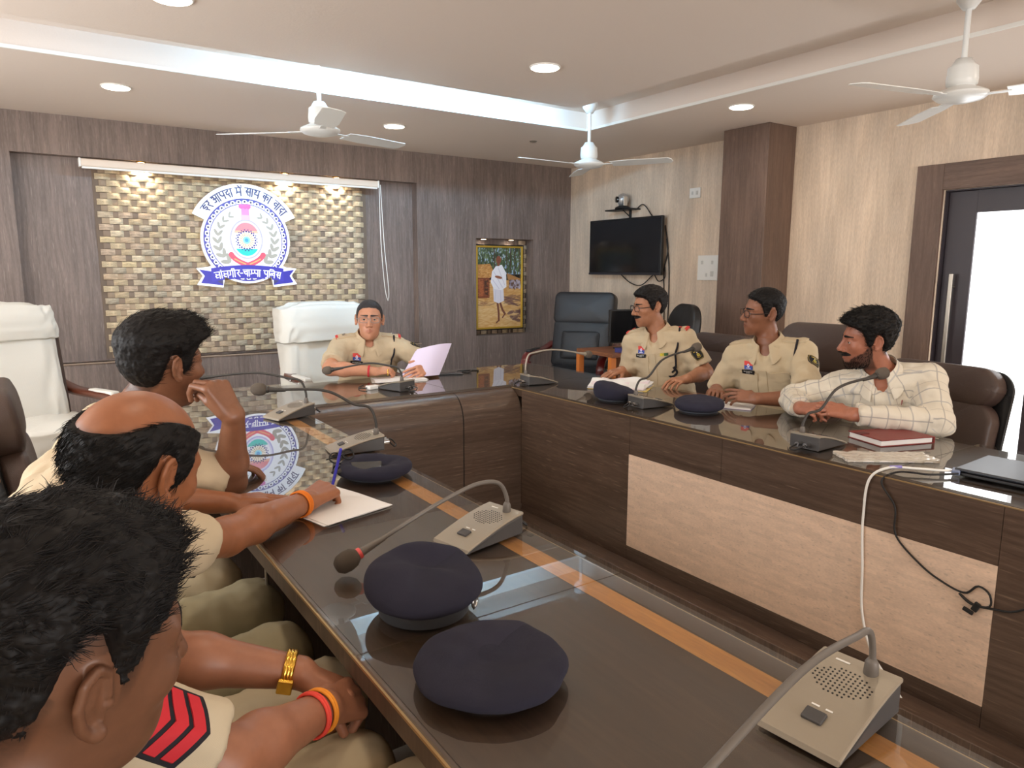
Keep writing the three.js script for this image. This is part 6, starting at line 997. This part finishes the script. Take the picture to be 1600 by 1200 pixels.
{ // middle officer on the right
  const c = person({
    label: 'clean-shaven officer in spectacles in the middle of the right row', base: [3.32, -2.32], head: { c: [3.176, 1.199, -2.355], yaw: -119, pitch: 0, roll: -8, s: 0.97 }, N: [3.2, 1.045, -2.325], P: [3.35, 0.53, -2.32], yaw: -72,
    armR: { W: [2.97, 0.8, -2.46], pole: [0.5, -0.5, -0.6], z: [-0.75, 0, 0.6], y: [0, 1, 0.2], curl: 'relaxed' }, armL: { E: [3.03, 0.815, -1.97], W: [2.83, 0.815, -2.1], z: [-0.28, 0.06, -0.95], y: [-0.55, 0.8, 0.1], curl: [[0.1, 0.2, 0.15], [0.2, 0.35, 0.2], [0.35, 0.45, 0.3], [0.5, 0.5, 0.3]], spread: 0.12 },
    kneeR: [2.74, 0.55, -2.32], kneeL: [2.76, 0.55, -2.06], skin: [140, 92, 68], shirt: [203, 185, 154], trousers: KH2, hair: { color: [26, 23, 23], top: 0.017, side: 0.006, noise: 0.0018, show: 0.2, shift: 0.006, strands: 1200, r0: 0.0009, field: comb(0.2, 0.1, 0.9, 0.018, 0.6, 0.1) }, glasses: std({ color: hex(46, 30, 26), roughness: 0.3 }), cell: 0.0038, armCell: 0.0045,
  });
  uniform(c, { lanyard: 1, shield: true, shieldF: 1.1 });
}
{ // man in the checked shirt
  const plaid = canvasTex(512, 512, (c) => { c.fillStyle = '#dcd3c2'; c.fillRect(0, 0, 512, 512); const r = rng(8); for (let k = 0; k < 900; k++) { c.fillStyle = r() < 0.5 ? '#e2dac9' : '#d4cab8'; c.globalAlpha = 0.5; c.fillRect(r() * 512, r() * 512, 2, 10); } c.globalAlpha = 1; for (const [x, w, col] of [[60, 16, '#a39e97'], [300, 26, '#b9b6b2'], [410, 6, '#a58f86']]) { c.fillStyle = col; c.globalAlpha = 0.75; c.fillRect(x, 0, w, 512); } for (const [y, w, col] of [[90, 16, '#a39e97'], [250, 8, '#b0a89c'], [400, 18, '#a9a5a0']]) { c.fillStyle = col; c.globalAlpha = 0.75; c.fillRect(0, y, 512, w); } });
  plaid.wrapS = plaid.wrapT = THREE.RepeatWrapping; plaid.repeat.set(6.5, 6.5);
  const pm = phys({ map: plaid, roughness: 0.85, sheen: 0.1, bumpMap: clothBump, bumpScale: 0.0003, side: THREE.DoubleSide });
  const c = person({
    label: 'bearded man in a white checked shirt with clasped hands', base: [3.12, -1.62], head: { c: [2.963, 1.123, -1.666], yaw: -131, pitch: 4, roll: -8, s: 0.985 }, N: [3.055, 0.985, -1.645], P: [3.24, 0.53, -1.64], yaw: -62, long: true, belly: 0.02,
    armR: { E: [2.93, 0.82, -1.98], W: [2.745, 0.825, -1.815], z: [-0.32, 0.16, 0.93], y: [-0.5, 0.85, -0.25], curl: [[0.35, 1.25, 0.9], [0.4, 1.3, 0.9], [0.45, 1.35, 0.9], [0.5, 1.35, 0.9]] }, armL: { E: [3.0, 0.815, -1.37], W: [2.755, 0.835, -1.585], z: [-0.38, 0.16, -0.92], y: [-0.5, 0.85, 0.25], curl: [[0.3, 1.2, 0.9], [0.35, 1.25, 0.9], [0.4, 1.3, 0.9], [0.45, 1.3, 0.9]], spread: 0.12 },
    kneeR: [2.72, 0.55, -1.72], kneeL: [2.76, 0.55, -1.46], skin: [164, 104, 80], shirt: [236, 228, 212], shirtMat: pm, collarMat: pm, trousers: [60, 58, 66], wrinkle: 1.5, hair: { color: [28, 24, 23], top: 0.03, side: 0.011, noise: 0.004, fx: 45, fy: 45, fz: 30, quiff: 0.006, show: 0.15, strands: 4000, r0: 0.0009, field: comb(0.3, 0.35, 0.8, 0.024, 0.9, 0.2) }, moustache: true, beard: true, stubble: 0.3, cell: 0.0036, armCell: 0.004, vneck: -0.12,
  });
  const inn = c.f.clone().negate(), st = (a, t, w, h, o) => laid(c.shirtF, chest(c, a, t), inn, c.s, c.u, w, h, o); c.add('placket', st(0, -0.28, 0.034, 0.28, { nu: 3, nv: 22, th: 0.003 }), pm, c.shirt);
  for (let k = 0; k < 3; k++) { const p = march(c.shirtF, chest(c, 0, -0.165 - k * 0.09), inn).addScaledVector(c.f, 0.004); c.add('button', new THREE.SphereGeometry(0.006, 10, 8).translate(p.x, p.y, p.z), M.black, c.shirt); }
  const P0 = (a, t) => march(c.shirtF, chest(c, a, t), inn).addScaledVector(c.f, 0.003); c.add('neck_cord', [tube([P0(-0.06, -0.12), P0(-0.045, -0.2), P0(-0.03, -0.3)], 0.0018, 20, 6), tube([P0(0.075, -0.09), P0(0.05, -0.18), P0(0.02, -0.3)], 0.0018, 20, 6)], std({ color: hex(170, 70, 80), roughness: 0.6 }), c.shirt);
}
{ // man propping his chin
  const c = person({
    label: 'dark-haired officer propping his chin on his fist', base: [0.0, -2.14], head: { c: [0.3, 1.155, -2.14], yaw: 116, pitch: 0, roll: 6, s: 1.04 }, N: [0.205, 1.0, -2.18], P: [-0.03, 0.53, -2.2], yaw: 100,
    armR: { E: [0.445, 0.81, -2.09], W: [0.435, 1.025, -1.96], z: [-0.42, 0.9, -0.16], y: [0.5, 0.4, 0.9], curl: [[1.0, 1.1, 0.5], [1.1, 1.15, 0.55], [1.2, 1.2, 0.55], [1.25, 1.2, 0.55]], thumb: [0.05, 0.9], size: 1.06 }, armL: { W: [0.44, 0.8, -2.33], pole: [-0.2, -0.4, -1], z: [0.9, 0, 0.3], y: [0, 1, 0], curl: 'relaxed' },
    kneeR: [0.36, 0.55, -2.02], kneeL: [0.37, 0.55, -2.3], skin: [132, 88, 64], shirt: KH, trousers: KH2, hair: { color: [24, 21, 21], top: 0.024, side: 0.008, quiff: 0.02, noise: 0.0018, fx: 70, fy: 40, fz: 30, show: 0.18, strands: 5000, r0: 0.0007, field: comb(0.1, 0.25, 0.9, 0.028, 0.6, 0.12) }, stubble: 0.35, cell: 0.0034, hairCell: 0.0036,
  });
  uniform(c, {});
}
{ // bald man writing
  const bald = (x, y, z) => smooth(0.0, 0.018, y - 0.07 + 0.35 * Math.max(0, -z - 0.03) - 0.5 * Math.max(0, Math.abs(x) - 0.05) + 0.16 * Math.max(0, z)) + 0.0;
  const c = person({
    label: 'balding officer bent over his writing', base: [-0.05, -1.6], head: { c: [0.137, 1.068, -1.371], yaw: 126, pitch: 16, roll: 9, s: 1.12 }, N: [0.085, 1.0, -1.55], P: [-0.14, 0.53, -1.6], yaw: 104, belly: 0.03, sleeve: 0.55,
    armR: { fwd: 0.05, drop: -0.05, E: [0.33, 0.815, -1.635], W: [0.578, 0.796, -1.835], z: [0.8, 0.1, -0.5], y: [-0.2, 0.95, 0.35], curl: 'pen', thumb: [0.6, 0.7], size: 1.1 }, armL: { W: [0.4, 0.8, -1.93], pole: [-0.3, -0.3, -1], z: [0.9, 0, 0.2], y: [0, 1, 0], curl: 'flat' },
    kneeR: [0.4, 0.55, -1.52], kneeL: [0.41, 0.55, -1.79], skin: [150, 94, 62], shirt: KH, trousers: OLIVE, hair: { color: [26, 23, 22], top: 0.008, side: 0.008, noise: 0.0016, bald, show: 0.1, strands: 5000, r0: 0.0007, keep: (p) => p.y > -0.06, field: comb(0.0, -0.55, -0.75, 0.02, 0.4, 0.1) }, cell: 0.0032, hairCell: 0.0034, armCell: 0.004,
  });
  uniform(c, {}); wristband(c, 'R', 0.9, 0.0335, std({ color: hex(226, 122, 30), roughness: 0.8 }), 'orange_thread', 0.0028, 3); wristband(c, 'R', 1.36, 0.0105, M.chrome, 'ring', 0.002);
}
{ // man with the chevrons, hands clasped in his lap, head behind the frame
  const c = person({
    label: 'officer with red sleeve chevrons and gold watch, hands clasped in lap', base: [-0.15, -1.13], head: { c: [-0.165, 1.15, -1.13], yaw: 112, pitch: -4, s: 1.0 }, N: [-0.06, 0.985, -1.135], P: [-0.14, 0.53, -1.14], yaw: 100, sleeve: 0.86,
    armR: { E: [0.175, 0.74, -0.955], W: [0.35, 0.7, -1.06], z: [0.7, -0.3, -0.45], y: [0.2, 0.85, 0.6], curl: 'grip' }, armL: { E: [0.13, 0.775, -1.25], W: [0.34, 0.72, -1.155], z: [0.75, -0.45, 0.35], y: [0.35, 0.9, -0.1], curl: 'grip' },
    kneeR: [0.39, 0.55, -1.06], kneeL: [0.44, 0.55, -1.31], skin: [156, 104, 78], shirt: [204, 189, 162], trousers: KH2, hair: { color: [26, 23, 22], top: 0.018, side: 0.007, noise: 0.002 }, cell: 0.004, armCell: 0.0036,
  });
  uniform(c, { plate: false });
  const a = c.arms[0], dir = a.E.clone().sub(a.S).normalize(), out = V(0.55, 0.35, 0.75); out.addScaledVector(dir, -out.dot(dir)).normalize(); const vd = dir.clone().negate(), ud = vd.clone().cross(out).normalize(), ctr = a.S.clone().addScaledVector(dir, 0.15).addScaledVector(out, 0.1);
  const V0 = (h, k, dy, m, n, th, w) => c.add(n, laid(c.shirtF, ctr.clone().addScaledVector(vd, dy), out.clone().negate(), ud, vd, w, h, { nu: 16, nv: 4, th, warp: (p, q) => [p, q + k * (Math.abs(p) - 0.5)] }), m, c.shirt);
  V0(0.078, 0.5, 0, MC, 'chevron_backing', 0.003, 0.088); for (let k = 0; k < 3; k++) V0(0.0165, 2.2, 0.0235 - k * 0.0235, std({ color: hex(196, 34, 46), roughness: 0.75 }), 'chevron', 0.0055, 0.08);
  const w = wristband(c, 'L', 0.9, 0.0325, M.gold, 'watch_strap', 0.0045, 3), d = a.W, L = c.arms[1], wd = L.W.clone().sub(L.E).normalize(), wp = L.E.clone().lerp(L.W, 0.92), wo = V(-0.15, -0.35, 1); wo.addScaledVector(wd, -wo.dot(wd)).normalize(); const m = new THREE.Matrix4().makeBasis(wd, wo.clone().cross(wd).normalize(), wo).setPosition(wp.addScaledVector(wo, 0.035)); c.add('watch_case', cbox(0.026, 0.03, 0.009, 0.003).applyMatrix4(m), M.gold, w);
  wristband(c, 'R', 0.84, 0.0345, std({ color: hex(236, 74, 60), roughness: 0.75 }), 'red_thread', 0.003, 2); wristband(c, 'R', 0.93, 0.034, std({ color: hex(240, 150, 40), roughness: 0.75 }), 'orange_thread', 0.003, 2);
}
{ // nearest man, seen from behind his right ear
  const c = person({
    label: 'nearest man at the lower left, seen over his dark hair and ear', base: [-0.1, -0.7], head: { c: [0.0, 1.07, -0.712], yaw: 115, pitch: 7, roll: 9, s: 1.04 }, N: [-0.055, 0.92, -0.665], P: [-0.15, 0.53, -0.7], yaw: 100,
    armR: { W: [0.24, 0.66, -0.68], pole: [-0.6, -0.6, 0.6], z: [0.9, -0.2, -0.2], y: [0, 1, 0], curl: 'relaxed' }, armL: { W: [0.22, 0.66, -0.8], pole: [-0.6, -0.6, -0.4], z: [0.9, -0.2, 0.1], y: [0, 1, 0], curl: 'relaxed' },
    kneeR: [0.42, 0.55, -0.6], kneeL: [0.45, 0.55, -0.93], skin: [112, 76, 56], shirt: KH, trousers: KH2, hair: { color: [24, 22, 23], top: 0.024, side: 0.003, quiff: 0.006, noise: 0.0028, fx: 48, fy: 48, fz: 40, show: 0.28, meshShift: 0.022, strands: 11000, r0: 0.0006, strandColor: [40, 37, 38], field: (p, n, r) => { const hi = smooth(0.015, 0.07, p.y), k = 26, d = V(1.1 * N3(p.x * k, p.y * k, p.z * k + 9) + (r() - 0.5) * 0.3, 0.25 + 0.6 * N3(p.x * k, p.y * k, p.z * k + 30) + (r() - 0.5) * 0.3, 0.75 + 0.7 * N3(p.x * k, p.y * k, p.z * k + 60) + (r() - 0.5) * 0.3); d.addScaledVector(n, -d.dot(n) * 0.8 + 0.2); if (hi < 0.3) d.set((r() - 0.5) * 0.3, -0.9, -0.2); return { dir: d, len: lerp(0.004, 0.02, hi) * (0.6 + 0.6 * r()), curl: 0.3 }; }, keep: (p) => p.y > -0.08 }, stubble: 0.12, cell: 0.0026, hairCell: 0.003,
  });
  uniform(c, {});
}
renderer.render(scene, camera);
